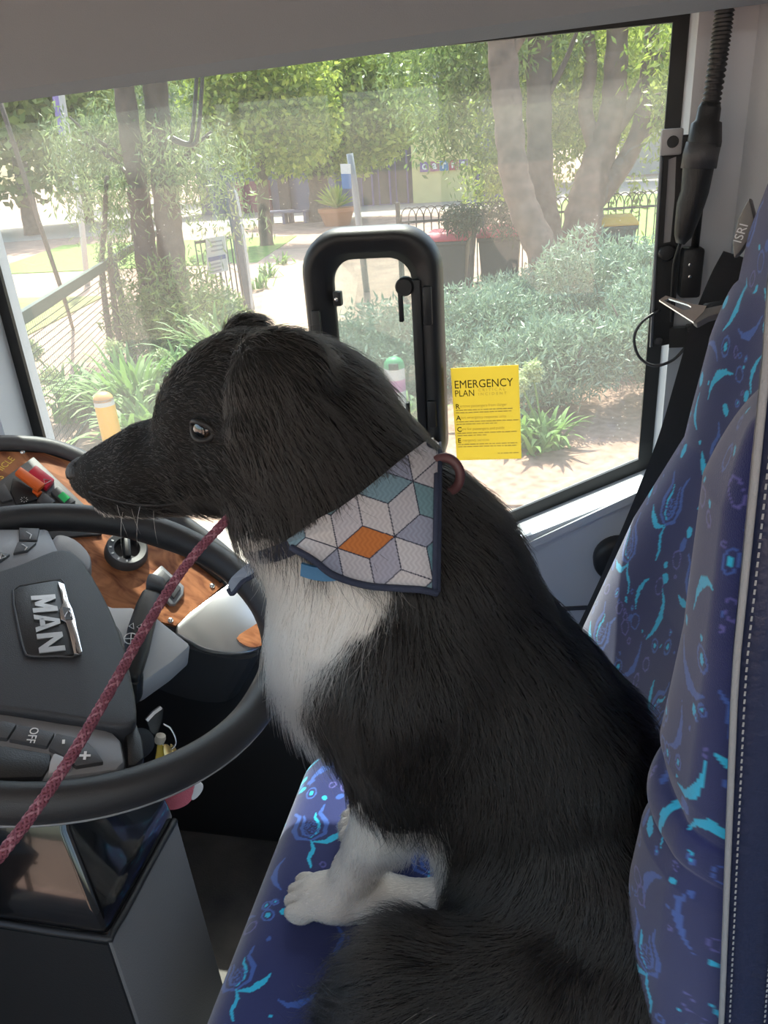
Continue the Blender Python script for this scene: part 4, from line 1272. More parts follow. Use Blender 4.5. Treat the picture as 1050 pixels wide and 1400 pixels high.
# nose: a rounded leather pad with two nostrils, wrapped over the muzzle tip
nc = Q(115, 646)
bm = bmesh.new()
bmesh.ops.create_icosphere(bm, subdivisions=4, radius=1.0)
for v in bm.verts:
    x, y, z = v.co
    r = Vector((x*.0165, y*.0190, z*.0155))
    if z < 0: r.z *= .9; r.y *= .86
    for s in (-1, 1):                                   # nostrils
        dd = (Vector((x, y, z))-Vector((-.80, s*.52, -.18))).length
        if dd < .42: r *= 1-.30*(1-dd/.42)
    if abs(y) < .12 and x < -.3: r.x *= .95             # groove
    v.co = Vector(nc)+r
bm_obj('nose', bm, m_nose, dog, smooth=True)
for s in (0, 1):
    if s == 0: ec = hit(276, 588)
    else:
        e0 = hit(276, 588); ec = np.array([e0[0], 2*Y0-e0[1], e0[2]])
    en = sdf_grad(ec[None])[0]
    eo = lathe('eye', [(.0001, .0098), (.004, .0090), (.0070, .0068), (.0090, .0030), (.0098, 0), (.0085, -.005)], ec-en*.0050, en, m_eye, dog, n=20)
    lathe('pupil', [(.0001, .0100), (.0035, .0097), (.0062, .0086), (.0063, .0070)], ec-en*.0050, en, m_pupil, eo, n=16)
    u, w, _ = frame_of(en, (1, 0, -.15))
    th = np.linspace(0, 2*pi, 24, endpoint=False)
    ring = [ec+en*(.0012-.0025*cos(2*a))+u*cos(a)*.0118+w*sin(a)*.0080 for a in th]
    tube('eyelid', ring, .0026, m_lid, eo, n=6, closed=True)
# mouth line
ml = []
for px, py in [(122, 672), (150, 682), (190, 690), (230, 690), (262, 682)]:
    h = hit(px, py)
    if h is not None: ml.append(h)
if len(ml) > 2: tube('mouth_line', smooth_path(ml, 4), .0016, m_lid, dog, n=5)

# ---- coat: strands rooted on the body, combed along a smooth flow field
#      position, flow direction, length, lift
A = [(Q(110, 645), (1, 0, .1), .003, .25), (Q(190, 590), (1, 0, .5), .006, .25), (Q(190, 690), (1, 0, -.2), .008, .3), (Q(270, 500), (1, 0, .6), .010, .3),
     (Q(270, 590, .57), (1, 0, -.1), .008, .25), (Q(290, 660, .57), (1, 0, -.5), .012, .3), (Q(350, 445), (1, 0, .0), .014, .35), (Q(420, 470), (1, 0, -.6), .022, .35),
     (Q(345, 560, .55), (.5, 0, -1), .014, .25), (Q(400, 600, .55), (.6, 0, -1), .045, .3), (Q(440, 640, .55), (.5, 0, -1), .055, .3),
     (Q(340, 720, .60), (.3, 0, -1), .028, .35), (Q(390, 740, .57), (.3, 0, -1), .036, .35),
     (Q(520, 560), (1, 0, -1.), .032, .3), (Q(600, 640), (1, 0, -1.), .034, .3), (Q(500, 660, .55), (.7, 0, -1), .042, .3),
     (Q(390, 800, .58), (-.05, 0, -1), .040, .35), (Q(370, 900, .60), (.1, 0, -1), .048, .4), (Q(410, 985, .60), (.3, 0, -1), .045, .45), (Q(440, 860, .55), (.15, 0, -1), .045, .3),
     (Q(500, 850, .54), (-.25, 0, -1), .045, .25), (Q(520, 950, .53), (.15, 0, -1), .032, .25), (Q(540, 1060, .53), (.2, 0, -1), .018, .3),
     (Q(660, 720), (1, 0, -1.1), .036, .28), (Q(700, 850, .53), (.5, 0, -1), .046, .3), (Q(740, 980, .51), (.35, 0, -1), .050, .3), (Q(640, 1000, .51), (.25, 0, -1), .036, .25),
     (Q(820, 900), (.9, 0, -1), .034, .25), (Q(920, 1080), (.3, 0, -1), .032, .25), (Q(800, 1150, .49), (.2, 0, -1), .030, .22), (Q(700, 1200, .46), (-.3, 0, -1), .034, .28),
     (Q(760, 1330, .44), (-.6, 0, -.6), .034, .3), (Q(620, 1330, .43), (-.8, 0, -.3), .050, .38), (Q(500, 1370, .44), (-1, 0, -.5), .060, .4),
     (wrist_n, (.1, 0, -1), .007, .2), (paw_n, (-1, 0, -.3), .004, .15), (paw_n+np.array([-.04, 0, -.005]), (-1, 0, -.3), .003, .15), (Q(500, 1120, .565), (.25, 0, -1), .012, .25), (Q(580, 1115, .57), (.35, 0, -1), .050, .45),
     (hpaw, (-1, 0, -.2), .007, .2), (hheel, (-1, 0, -.2), .010, .2), (wrist_n+FARL, (.1, 0, -1), .008, .2), (elbow_n+FARL, (.3, 0, -1), .040, .4), (paw_n+FARL, (-1, 0, -.3), .006, .2)]
AP = np.array([a[0] for a in A], np.float32); AD = np.array([unit(a[1]) for a in A], np.float32)
AL = np.array([a[2] for a in A], np.float32); AF = np.array([a[3] for a in A], np.float32)

def fur_roots(n):
    T = np.concatenate([DF[:, [0, 1, 2]], DF[:, [0, 2, 3]]])
    a = DV[T[:, 0]]; b = DV[T[:, 1]]; c = DV[T[:, 2]]
    ar = np.linalg.norm(np.cross(b-a, c-a), axis=1)
    # no coat where the body rests on the seat, fewer strands on the side turned to the window
    cz = (a+b+c)[:, 2]/3; cy = (a+b+c)[:, 1]/3
    ar = ar*np.where(cz < SEAT_Z+.004, 0, 1)*np.where(cy > .70, .45, 1.0)
    p = ar/ar.sum()
    i = rng.choice(len(T), n, p=p)
    u = rng.random(n); v = rng.random(n); f = u+v > 1; u[f] = 1-u[f]; v[f] = 1-v[f]
    return a[i]+(b-a)[i]*u[:, None]+(c-a)[i]*v[:, None]

def hash3(ix, k):
    h = (ix[:, 0]*73856093) ^ (ix[:, 1]*19349663) ^ (ix[:, 2]*83492791) ^ (k*2654435)
    h = (h ^ (h >> 13))*1274126177
    return ((h ^ (h >> 16)) & 0xffff)/65535.0-.5

def make_fur(R, N, shorten=None, K=6):
    d2 = ((R[:, None, :].astype(np.float32)-AP[None])**2).sum(-1)
    w = 1.0/(d2+1e-4)**1.8; w /= w.sum(1, keepdims=True)
    Fl = w@AD; L = w@AL; LF = w@AF
    L = L*(.65+.6*rng.random(len(R)))
    if shorten is not None: L = L*shorten
    Fl = Fl-(Fl*N).sum(1, keepdims=True)*N
    Fl /= np.maximum(np.linalg.norm(Fl, axis=1, keepdims=True), 1e-6)
    S = np.cross(N, Fl)
    cell = np.floor(R/.011).astype(np.int64)
    cs = hash3(cell, 1); cn = hash3(cell, 2)
    cell2 = np.floor(R/.035).astype(np.int64)
    cs2 = hash3(cell2, 3)
    side = .55*cs+.5*cs2+.16*rng.normal(size=len(R))
    lift = np.clip(LF*(1+.9*cn)+.06*rng.normal(size=len(R)), .03, 1.0)
    t = np.linspace(0, 1, K)
    pts = np.empty((len(R), K, 3), np.float32)
    for k in range(K):
        s = t[k]
        pts[:, k] = R+L[:, None]*(N*(lift*s*(1.15-.55*s))[:, None]+Fl*(s*(1-.1*s))+S*(side*s*s)[:, None]+np.array([0, 0, -.18*s*s]))
    pts[..., 2] = np.maximum(pts[..., 2], SEAT_Z+.002)
    return pts, t

def fur_object(name, pts, t, r0, m, parent):
    cv = bpy.data.hair_curves.new(name)
    n, K = pts.shape[:2]
    cv.add_curves([K]*n)
    cv.points.foreach_set('position', np.ascontiguousarray(pts, np.float32).ravel())
    ra = cv.attributes.get('radius') or cv.attributes.new('radius', 'FLOAT', 'POINT')
    rad = np.tile(r0*(1-.82*t), (n, 1)).astype(np.float32)
    ra.data.foreach_set('value', rad.ravel())
    cv.materials.append(m)
    o = link(name, cv, parent)
    o['kind'] = 'stuff'
    return o

def hair_mat(name, col, rough=.3, rr=.4):
    m = bpy.data.materials.new(name); m.use_nodes = True
    nt = m.node_tree; nt.nodes.clear()
    h = nt.nodes.new('ShaderNodeBsdfHairPrincipled')
    h.parametrization = 'COLOR'
    h.inputs['Color'].default_value = (*col, 1)
    h.inputs['Roughness'].default_value = rough
    h.inputs['Radial Roughness'].default_value = rr
    h.inputs['Random Roughness'].default_value = .2
    o = nt.nodes.new('ShaderNodeOutputMaterial')
    nt.links.new(h.outputs[0], o.inputs[0])
    return m
m_hb = hair_mat('black_hair', (.006, .005, .0045), .30, .5)
m_hw = hair_mat('white_hair', (.64, .60, .55), .4, .6)

def build_fur(n, bandana_pts=None):
    Rt = fur_roots(n)
    N = sdf_grad(Rt)
    sh = None
    if bandana_pts is not None:
        dm = np.full(len(Rt), 9., np.float32)
        B = bandana_pts.astype(np.float32)
        near = np.where(((Rt > B.min(0)-.03) & (Rt < B.max(0)+.03)).all(1))[0]
        for s in range(0, len(near), 4000):
            i = near[s:s+4000]
            dm[i] = np.sqrt(((Rt[i].astype(np.float32)[:, None]-B[None])**2).sum(-1)).min(1)
        sh = np.where(dm < .010, .12, 1.0)
    pts, t = make_fur(Rt, N, sh)
    w = white_mask(Rt+.006*rng.normal(size=Rt.shape))
    fur_object('black_coat', pts[~w], t, .00022, m_hb, dog)
    fur_object('white_coat', pts[w], t, .00020, m_hw, dog)
    # whiskers
    wk = []
    for px, py in [(160, 690), (180, 696), (192, 690), (168, 700), (210, 698)]:
        h = hit(px, py)
        if h is None: continue
        d = unit((rng.uniform(-.3, .5), -.6, -rng.uniform(.5, 1)))
        ln = rng.uniform(.02, .035)
        wk.append([h+d*ln*s+np.array([.3, 0, -.5])*ln*s*s*.5 for s in np.linspace(0, 1, 6)])
    wk = np.array(wk, np.float32)
    fur_object('whiskers', wk, np.linspace(0, 1, 6), .00014, m_hw, dog)
# ------------------------------------------------------------------ bandana round the neck
TOP = [(392, 738), (430, 712), (470, 690), (510, 660), (550, 628), (580, 606), (602, 592)]
BOT = [(398, 748), (428, 765), (456, 786), (500, 800), (545, 804), (575, 806), (599, 811)]
nU, nV = 200, 170
tt = np.linspace(0, 1, nU)
Tp = np.array(smooth_path([np.array(p+(0,)) for p in TOP], 20))[:, :2]; Bp = np.array(smooth_path([np.array(p+(0,)) for p in BOT], 20))[:, :2]
ti = np.linspace(0, 1, len(Tp))
GT = np.stack([np.interp(tt, ti, Tp[:, i]) for i in range(2)], -1); GB = np.stack([np.interp(tt, ti, Bp[:, i]) for i in range(2)], -1)
vv = np.linspace(0, 1, nV)
PX = GT[:, None]*(1-vv)[None, :, None]+GB[:, None]*vv[None, :, None]
flat = PX.reshape(-1, 2)
dirs = np.array([unit(ray(*p)) for p in flat])
t_ = np.full(len(flat), .40)
offs = (.003+.010*np.clip(vv/.35, 0, 1)[None]+.006*np.sin(np.linspace(0, 1, nU)*9)[:, None]*vv[None]**1.5).reshape(-1)+.004*np.tile(vv, nU)**2
for _ in range(60):
    Pn = (CAM+dirs*t_[:, None]).astype(np.float32)
    s = dog_sdf(Pn)-offs
    t_ = t_+np.clip(s*.8, -.01, .03)
# cloth does not follow sudden steps: smooth the drape
G = t_.reshape(nU, nV)
for _ in range(60):
    H = np.pad(G, 1, mode='edge'); G = (H[2:, 1:-1]+H[:-2, 1:-1]+H[1:-1, 2:]+H[1:-1, :-2]+4*G)/8
BV = CAM+dirs*G.reshape(-1)[:, None]
ii = np.arange(nU*nV).reshape(nU, nV)
BFq = np.stack([ii[:-1, :-1], ii[:-1, 1:], ii[1:, 1:], ii[1:, :-1]], -1).reshape(-1, 4)
m_cloth = attr_mat('bandana_cotton', rough=.9, sheen=.2, bump=.08, bscale=400, spec=.15)
m_hem = mat('navy_hem', (.022, .030, .060), .85, bump=.5, bscale=900)
ban = fast_mesh('bandana', BV, BFq, m_cloth, None, smooth=True)
sm = ban.modifiers.new('thick', 'SOLIDIFY'); sm.thickness = .0018
tag(ban, 'cotton bandana with grey, teal and orange diamond print on the dog neck', 'bandana')
# tumbling-block print in cloth coordinates
def block_print(P, e=46.0, rot=-.20, o=(505, 764)):
    c, s = cos(rot), sin(rot)
    q = (P-np.array(o))@np.array([[c, -s], [s, c]])
    a1 = np.array([sqrt(3)*e, 0]); a2 = np.array([sqrt(3)/2*e, 1.5*e])
    inv = np.linalg.inv(np.stack([a1, a2], 1))
    ab = q@inv.T
    base = np.floor(ab)
    best = np.full(len(q), 1e9); bi = np.zeros((len(q), 2)); rel = np.zeros_like(q)
    for i in (0, 1):
        for j in (0, 1):
            cc = base+[i, j]; ctr = cc@np.stack([a1, a2]); d = ((q-ctr)**2).sum(1)
            m = d < best; best[m] = d[m]; bi[m] = cc[m]; rel[m] = (q-ctr)[m]
    # hexagon corners at 30+60k degrees; three rhombi meet at the centre along 90, 210, 330 degrees
    ang = (np.degrees(np.arctan2(rel[:, 1], rel[:, 0]))-90) % 360
    f = (ang//120).astype(int)
    # distance to the lines
    dist = np.full(len(q), 1e9)
    for k in range(3):
        a = radians(90+120*k); dv = np.array([cos(a), sin(a)])
        pr = rel@dv; pe = np.abs(rel@np.array([-dv[1], dv[0]]))
        dist = np.minimum(dist, np.where(pr > 0, pe, 1e9))
    for k in range(6):
        a = radians(60*k); dv = np.array([cos(a), sin(a)])
        dist = np.minimum(dist, np.abs(sqrt(3)/2*e-rel@dv))
    key = (bi[:, 0]*7+bi[:, 1]*13+f*5).astype(int)
    pal = np.array([(.50, .49, .52), (.27, .29, .38), (.12, .23, .28), (.52, .50, .52), (.18, .28, .34), (.45, .44, .48), (.035, .065, .13), (.34, .34, .42), (.54, .51, .51), (.15, .26, .30), (.48, .46, .50)])
    col = pal[(key*37+f*3+5) % len(pal)]
    return col, dist, bi, f
colr, dist, bi, ff = block_print(flat)
oi = np.argmin(((flat-np.array([476, 753]))**2).sum(1))
same = (bi == bi[oi]).all(1) & (ff == ff[oi])
colr[same] = (.50, .17, .05)
colr = colr*(1+.10*np.sin(flat[:, :1]*.9+np.sin(flat[:, 1:]*.5)*2)*np.array([[1, 1, 1]]))
colr[dist < .80] = (.03, .035, .06)
# plain facing strip along the right edge
tu_ = np.repeat(tt, nV); colr[tu_ > .955] = (.60, .55, .56)
set_cols(ban, colr*.82)
Bg = BV.reshape(nU, nV, 3)
iv = int(nU*.95)
bn = sdf_grad(BV[::297]).mean(0); bn = unit(bn)
tube('hem', Bg[::4, -1]+bn*.001, .0030, m_hem, ban, n=6)
tube('hem', Bg[-1, ::4]+bn*.0005, .0022, m_hem, ban, n=6)
tube('hem', Bg[iv, nV//4::4]+bn*.0015, .0026, m_hem, ban, n=6)
# neck band that carries it on round the far side
axis = unit(Q(540, 790)-Q(420, 612)); bc = Q(478, 672)
u1, u2, _ = frame_of(axis, (0, -1, 0))
ringp = []
for a in np.linspace(0, 2*pi, 48, endpoint=False):
    dv = u1*cos(a)+u2*sin(a); t0 = .02
    for _ in range(60):
        s = float(dog_sdf((bc+dv*t0)[None].astype(np.float32))[0])-.001
        t0 += s*.8
        if abs(s) < 3e-4 or t0 > .2: break
    ringp.append(min(t0, .095))
rad_ = np.array(ringp)
for _ in range(6): rad_ = (np.roll(rad_, 1)+np.roll(rad_, -1)+2*rad_)/4
ringp = [bc+(u1*cos(a)+u2*sin(a))*rr_ for a, rr_ in zip(np.linspace(0, 2*pi, 48, endpoint=False), rad_)]
m_collar = mat('blue_collar', (.05, .16, .30), .6, bump=.3, bscale=800)
RP = np.array(ringp+[ringp[0]])
ribbon('neck_band', RP, np.tile(axis, (len(RP), 1)), .014, .002, m_hem, ban)
# blue collar end showing below the throat
e0 = [hit(x, y, .010) for x, y in [(412, 778), (428, 783), (446, 785), (464, 783)]]
if all(p is not None for p in e0): ribbon('collar_end', smooth_path(e0, 4), (0, 0, 1), .0125, .0025, m_collar, ban)
# loose front corner
fp_ = [Q(346, 766, .60), Q(362, 772, .585), Q(345, 788, .585), Q(331, 796, .58), Q(318, 812, .58), Q(312, 806, .585), Q(316, 790, .595)]
pr = prism('front_corner', smooth_path(fp_, 3, closed=True), unit((-.2, -.9, .3)), .0025, mat('corner_cotton', (.24, .27, .33), .9), ban)
tube('hem', smooth_path([fp_[1], fp_[2], fp_[3], fp_[4], fp_[5]], 4), .0022, m_hem, ban, n=6)
# maroon ring of the harness at the back of the neck
m_ring = mat('maroon_rubber', (.10, .040, .042), .5)
rc = Q(609, 649, .60)
th = np.linspace(0, 2*pi, 28, endpoint=False)
ru, rw, _ = frame_of(unit((-.25, -.95, .1)), (1, 0, 0))
cr = tube('collar_ring', [rc+ru*cos(a)*.0135+rw*sin(a)*.0150 for a in th], .0042, m_ring, None, n=10, closed=True)
tag(cr, 'maroon rubber ring standing up at the back of the dog collar', 'ring')
lathe('ring_foot', [(.0001, .008), (.008, .006), (.010, 0), (.008, -.007), (.0001, -.008)], rc+np.array([-.004, 0, -.024]), (0, 0, 1), m_ring, cr, n=14)
# ------------------------------------------------------------------ outside: ground
m_mulch = mat('mulch', (.38, .24, .175), .95, bump=1.0, bscale=40, vscale=14, col2=(.22, .13, .09))
m_conc = mat('pale_concrete', (.42, .36, .30), .9, var=.15, vscale=3, bump=.3, bscale=60)
m_lawn = mat('lawn_green', (.20, .33, .06), .9, var=.4, vscale=6, bump=.8, bscale=60)
m_dirt = mat('pink_dirt', (.40, .26, .19), .95, var=.3, vscale=2.5, bump=.6, bscale=30)
g = box('ground', (-5, 60, -.06), (320, 320, .12), m_dirt); tag(g, 'pinkish bare earth around the school garden', kind='structure')
def flat_patch(name, pts, z, m, label):
    o = prism(name, [(x, y, z) for x, y in pts], (0, 0, 1), .05, m)
    return tag(o, label, kind='structure')
flat_patch('footpath_kerbside', [(-30, 1.4), (30, 1.4), (30, 3.7), (-30, 4.45)], .03, m_conc, 'pale concrete path beside the bus')
flat_patch('mulch_bed', [(-2.6, 4.5), (6, 4.5), (6, 12.2), (-2.2, 12.4)], .02, m_mulch, 'brown mulch garden bed under the shrubs')
m_peach = mat('peach_path', (.48, .33, .24), .95, var=.15, vscale=2, bump=.4, bscale=40)
flat_patch('garden_path', [(-3.6, 9.2), (-2.4, 9.2), (-3.4, 14), (-5.6, 20), (-9.0, 20), (-5.2, 14)], .015, m_peach, 'sunlit path leading to the school')
flat_patch('lawn', [(-.5, 17.5), (26, 15), (30, 33), (.5, 33)], .02, m_lawn, 'bright green lawn behind the black fence')
flat_patch('grass_strip', [(-14, 17.5), (-6.6, 17.5), (-7.5, 23.5), (-16, 24.5)], .02, m_lawn, 'strip of grass under the small street trees')
flat_patch('grass_verge', [(-16, 9.6), (-7.4, 9.4), (-8.2, 13.5), (-18, 14)], .02, mat('dry_grass', (.24, .25, .08), .95, var=.4, vscale=5, bump=.6, bscale=50), 'grass behind the wire mesh fence')
flat_patch('school_forecourt', [(-26, 26), (20, 34.5), (40, 35), (40, 47), (-30, 47)], .01, m_conc, 'pale paved forecourt of the school')

# ------------------------------------------------------------------ foliage helpers
def leaf_quads(C, L, Wd, down=0.0, up=0.0, seed=0):
    """one four-sided leaf per centre, pointing anywhere, optionally hanging or upright"""
    r = np.random.default_rng(seed); n = len(C)
    d = r.normal(size=(n, 3)); d[:, 2] += -down*2+up*2
    d /= np.linalg.norm(d, axis=1, keepdims=True)
    s = np.cross(d, r.normal(size=(n, 3))); s /= np.linalg.norm(s, axis=1, keepdims=True)
    l = L*(.6+.8*r.random(n))[:, None]; w = Wd*(.7+.6*r.random(n))[:, None]
    V = np.stack([C, C+d*l*.5+s*w*.5, C+d*l, C+d*l*.5-s*w*.5], 1)
    return V.reshape(-1, 3), np.arange(n*4).reshape(n, 4)
def blob_points(blobs, n, seed, shell=.55):
    r = np.random.default_rng(seed)
    vol = np.array([b[3]**2 for b in blobs]); k = r.choice(len(blobs), n, p=vol/vol.sum())
    d = r.normal(size=(n, 3)); d /= np.linalg.norm(d, axis=1, keepdims=True)
    rad = (shell+(1-shell)*r.random(n)**.7)
    B = np.array([b[:3] for b in blobs]); R = np.array([b[3] for b in blobs])
    sq = np.array([b[4] if len(b) > 4 else 1.0 for b in blobs])
    P = d*(rad*R[k])[:, None]; P[:, 2] *= sq[k]
    return B[k]+P
def strand_points(blobs, n, seed, length, per=12):
    """hanging twigs: leaves in chains that fall from points in the blobs"""
    r = np.random.default_rng(seed)
    m = n//per
    S = blob_points(blobs, m, seed, .3)
    ln = length*(.5+r.random(m)); a = r.uniform(0, 2*pi, m)
    t = np.linspace(0, 1, per)
    P = S[:, None]+np.stack([np.cos(a)[:, None]*.25*t[None]*ln[:, None], np.sin(a)[:, None]*.25*t[None]*ln[:, None], -(t[None]**1.4)*ln[:, None]], -1)
    return (P+r.normal(size=P.shape)*.02).reshape(-1, 3)

m_bark = mat('grey_brown_bark', (.19, .135, .105), .9, var=.4, vscale=6, bump=1.0, bscale=40)
m_bark2 = mat('dark_bark', (.11, .085, .068), .9, var=.4, vscale=6, bump=1.0, bscale=40)
m_leaf_bright = leaf_mat('bright_leaves', (.13, .22, .03), (.48, .56, .12), transl=.5)
m_leaf_mid = leaf_mat('mid_leaves', (.09, .16, .04), (.28, .38, .12), transl=.4)
m_leaf_fine = leaf_mat('fine_leaves', (.10, .16, .06), (.30, .38, .16), transl=.4)
m_leaf_grey = leaf_mat('grey_green_leaves', (.13, .21, .13), (.33, .44, .30), transl=.25)
m_leaf_far = leaf_mat('far_leaves', (.12, .20, .05), (.38, .44, .15))
m_strap = leaf_mat('strap_leaves', (.06, .16, .03), (.24, .40, .10), rough=.55)
m_flower = leaf_mat('seed_heads', (.30, .38, .16), (.55, .60, .34))

def tree(name, label, trunk, branches, mbark, foliage, mleaf, n, L, Wd, seed, hang=None, group=None, down=0.0):
    """trunk/branches: lists of (points, radii)"""
    base = trunk[0][0][0]
    t = empty(name, tuple(base)); tag(t, label, 'tree', group)
    for pts, rad in trunk:
        sp = smooth_path(pts, 6); rr = np.interp(np.linspace(0, 1, len(sp)), np.linspace(0, 1, len(rad)), rad)
        rr = rr*(1+.06*np.sin(np.arange(len(sp))*1.9+seed))
        tube('trunk', sp, rr, mbark, t, n=12)
    for pts, rad in branches:
        sp = smooth_path(pts, 5); rr = np.interp(np.linspace(0, 1, len(sp)), np.linspace(0, 1, len(rad)), rad)
        tube('branch', sp, rr, mbark, t, n=8)
    P = strand_points(foliage, n, seed, hang) if hang else blob_points(foliage, n, seed)
    V, Fq = leaf_quads(P, L, Wd, down=down, seed=seed)
    o = fast_mesh('foliage', V, Fq, mleaf, t); o['kind'] = 'stuff'
    return t
def G(px, py, Y): return at_y(px, py, Y)
def vbase(px, py, Y):
    p = at_y(px, py, Y); return np.array([p[0], p[1], 0.0])
def blobs(lst): return [(*at_y(px, py, Y), r) + ((s,) if s else ()) for px, py, Y, r, s in lst]

# ------------------------------------------------------------------ the two small trees by the school
b = at_z(365, 336, 0)
tree('street_tree', 'bushy tree with dark trunk before the maroon wall', [([b, G(360, 280, b[1]), G(357, 220, b[1]), G(355, 180, b[1])], [.20, .17, .15, .10])],
     [([G(358, 225, b[1]), G(335, 190, b[1]), G(318, 160, b[1])], [.09, .03]), ([G(357, 215, b[1]), G(390, 180, b[1]), G(400, 150, b[1])], [.09, .03])], m_bark2,
     blobs([(350, 150, b[1], 1.9, .9), (310, 160, b[1], 1.3, .9), (400, 170, b[1], 1.3, .9), (330, 100, b[1], 1.5, 0), (385, 110, b[1], 1.5, 0)]), m_leaf_bright, 16000, .17, .10, 21)
b = at_z(437, 302, 0)
tree('street_tree', 'rounded bright tree with thick forked trunk beside the planter', [([b, G(436, 270, b[1]), G(435, 240, b[1])], [.42, .36, .34])],
     [([G(435, 245, b[1]), G(412, 222, b[1]), G(395, 195, b[1])], [.26, .08]), ([G(435, 245, b[1]), G(455, 220, b[1]), G(475, 185, b[1])], [.24, .08]), ([G(435, 250, b[1]), G(438, 200, b[1]), G(440, 160, b[1])], [.24, .08])], m_bark2,
     blobs([(440, 150, b[1], 2.6, .9), (490, 165, b[1], 2.0, .9), (390, 170, b[1], 1.8, .8), (460, 95, b[1], 2.2, 0), (530, 140, b[1], 1.6, 0), (420, 95, b[1], 2.0, 0), (520, 180, b[1], 1.0, .5)]), m_leaf_bright, 22000, .22, .13, 22)

# ------------------------------------------------------------------ big leaning trees on the right
YA, YB, YC = 10.3, 11.4, 11.9
tree('leaning_tree', 'pale bent trunk nearest the bus with a knot hole', [([vbase(756, 430, YA), G(752, 390, YA), G(742, 345, YA), G(718, 290, YA), G(702, 230, YA), G(694, 150, YA), G(686, 60, YA), G(684, 0, YA)], [.24, .22, .20, .185, .175, .17, .165, .16])],
     [([G(690, 90, YA), G(720, 40, YA), G(745, 0, YA)], [.06, .03])], m_bark,
     blobs([(650, 60, YA+1.6, 1.0, .8), (590, 70, YA+2.2, 1.0, .7), (700, 10, YA+1.5, 1.2, .6), (640, 130, YA+2.5, .8, .6), (600, 150, YA+3, .55, .5), (665, 190, YA+3, .6, .6)]), m_leaf_mid, 9000, .12, .040, 31, hang=.45, down=.4)
tree('leaning_tree', 'darker upright trunk just behind the pale bent one', [([vbase(768, 400, YB), G(760, 370, YB), G(750, 320, YB), G(740, 250, YB), G(737, 150, YB), G(738, 60, YB), G(740, 0, YB)], [.22, .21, .19, .17, .16, .15, .14])],
     [([G(738, 120, YB), G(700, 60, YB), G(670, 20, YB)], [.05, .02]), ([G(738, 150, YB), G(770, 90, YB), G(790, 40, YB)], [.05, .02])], m_bark2,
     blobs([(715, 180, YB+2.4, .9, 1), (770, 120, YB+2, 1.0, 1), (775, 190, YB+1.6, .8, 1), (720, 80, YB+2.6, 1.1, 1), (675, 235, YB+2.6, .6, .6), (770, 40, YB+1.4, 1.1, .8)]), m_leaf_bright, 11000, .12, .045, 32, hang=.4, down=.4)
tree('leaning_tree', 'forked tree with branches spreading towards the white window', [([vbase(792, 400, YC), G(793, 350, YC), G(797, 300, YC), G(806, 260, YC), G(822, 205, YC), G(838, 150, YC), G(842, 90, YC), G(846, 0, YC)], [.30, .29, .27, .25, .20, .17, .15, .12])],
     [([G(800, 290, YC), G(830, 255, YC), G(858, 215, YC), G(876, 170, YC), G(884, 110, YC), G(893, 30, YC), G(896, 0, YC)], [.16, .14, .12, .10, .09, .08]), ([G(826, 200, YC), G(860, 150, YC), G(890, 95, YC), G(915, 60, YC)], [.10, .06]), ([G(818, 215, YC), G(800, 150, YC), G(808, 90, YC), G(800, 20, YC)], [.11, .07]), ([G(866, 205, YC), G(900, 160, YC), G(925, 110, YC)], [.06, .03]), ([G(840, 165, YC), G(870, 140, YC), G(905, 128, YC)], [.04, .02])], m_bark,
     blobs([(860, 60, YC+2.3, 1.3, .9), (800, 60, YC+2.4, 1.2, 1), (905, 50, YC+1, .9, 1), (928, 130, YC-.3, .45, 1.2), (830, 130, YC+2.8, .9, 1), (870, 240, YC+1, .30, 1), (925, 40, YC-.4, .7, .8)]), m_leaf_bright, 11000, .12, .040, 33, hang=.45, down=.4)

# ------------------------------------------------------------------ weeping trees on the left
YL = 9.0
tree('weeping_tree', 'twin dark trunk with hanging foliage beside the notice', [([vbase(214, 430, YL), G(206, 390, YL), G(196, 320, YL), G(186, 240, YL), G(176, 170, YL), G(166, 90, YL)], [.15, .14, .13, .12, .12, .11]),
      ([vbase(240, 430, YL+.3), G(238, 380, YL+.3), G(230, 300, YL+.3), G(222, 220, YL+.3), G(214, 140, YL+.3), G(210, 80, YL+.3)], [.17, .17, .16, .15, .14, .13])],
     [([G(226, 260, YL+.3), G(258, 210, YL+.3), G(290, 180, YL+.3)], [.05, .02]), ([G(190, 250, YL), G(150, 215, YL), G(110, 195, YL)], [.04, .015]), ([G(184, 220, YL), G(130, 190, YL), G(95, 160, YL)], [.03, .012])], m_bark2,
     blobs([(250, 200, YL, .55, .8), (180, 160, YL+.4, .55, 1), (120, 190, YL, .45, .8), (150, 240, YL+.5, .4, .8), (215, 120, YL+.8, .5, 1), (90, 170, YL, .35, .8), (300, 200, YL+1, .4, .8)]), m_leaf_fine, 8000, .095, .022, 41, hang=.7, down=.6)
YL2 = 8.0
for k, (x0, x1) in enumerate([((140, 425), (146, 240)), ((152, 425), (150, 330))]):
    tree('sapling', ('slim dark sapling stem left of the twin trunk' if k == 0 else 'shorter slim stem against the twin trunk'), [([vbase(x0[0]+2, 440, YL2), G(x0[0], 380, YL2), G((x0[0]+x1[0])/2, (x0[1]+x1[1])/2-30, YL2), G(x1[0], x1[1], YL2)], [.035, .032, .028, .02])], [], m_bark2,
         blobs([(x1[0], x1[1], YL2, .25, 1)]), m_leaf_fine, 500, .07, .014, 45+k, hang=.4, down=.5)

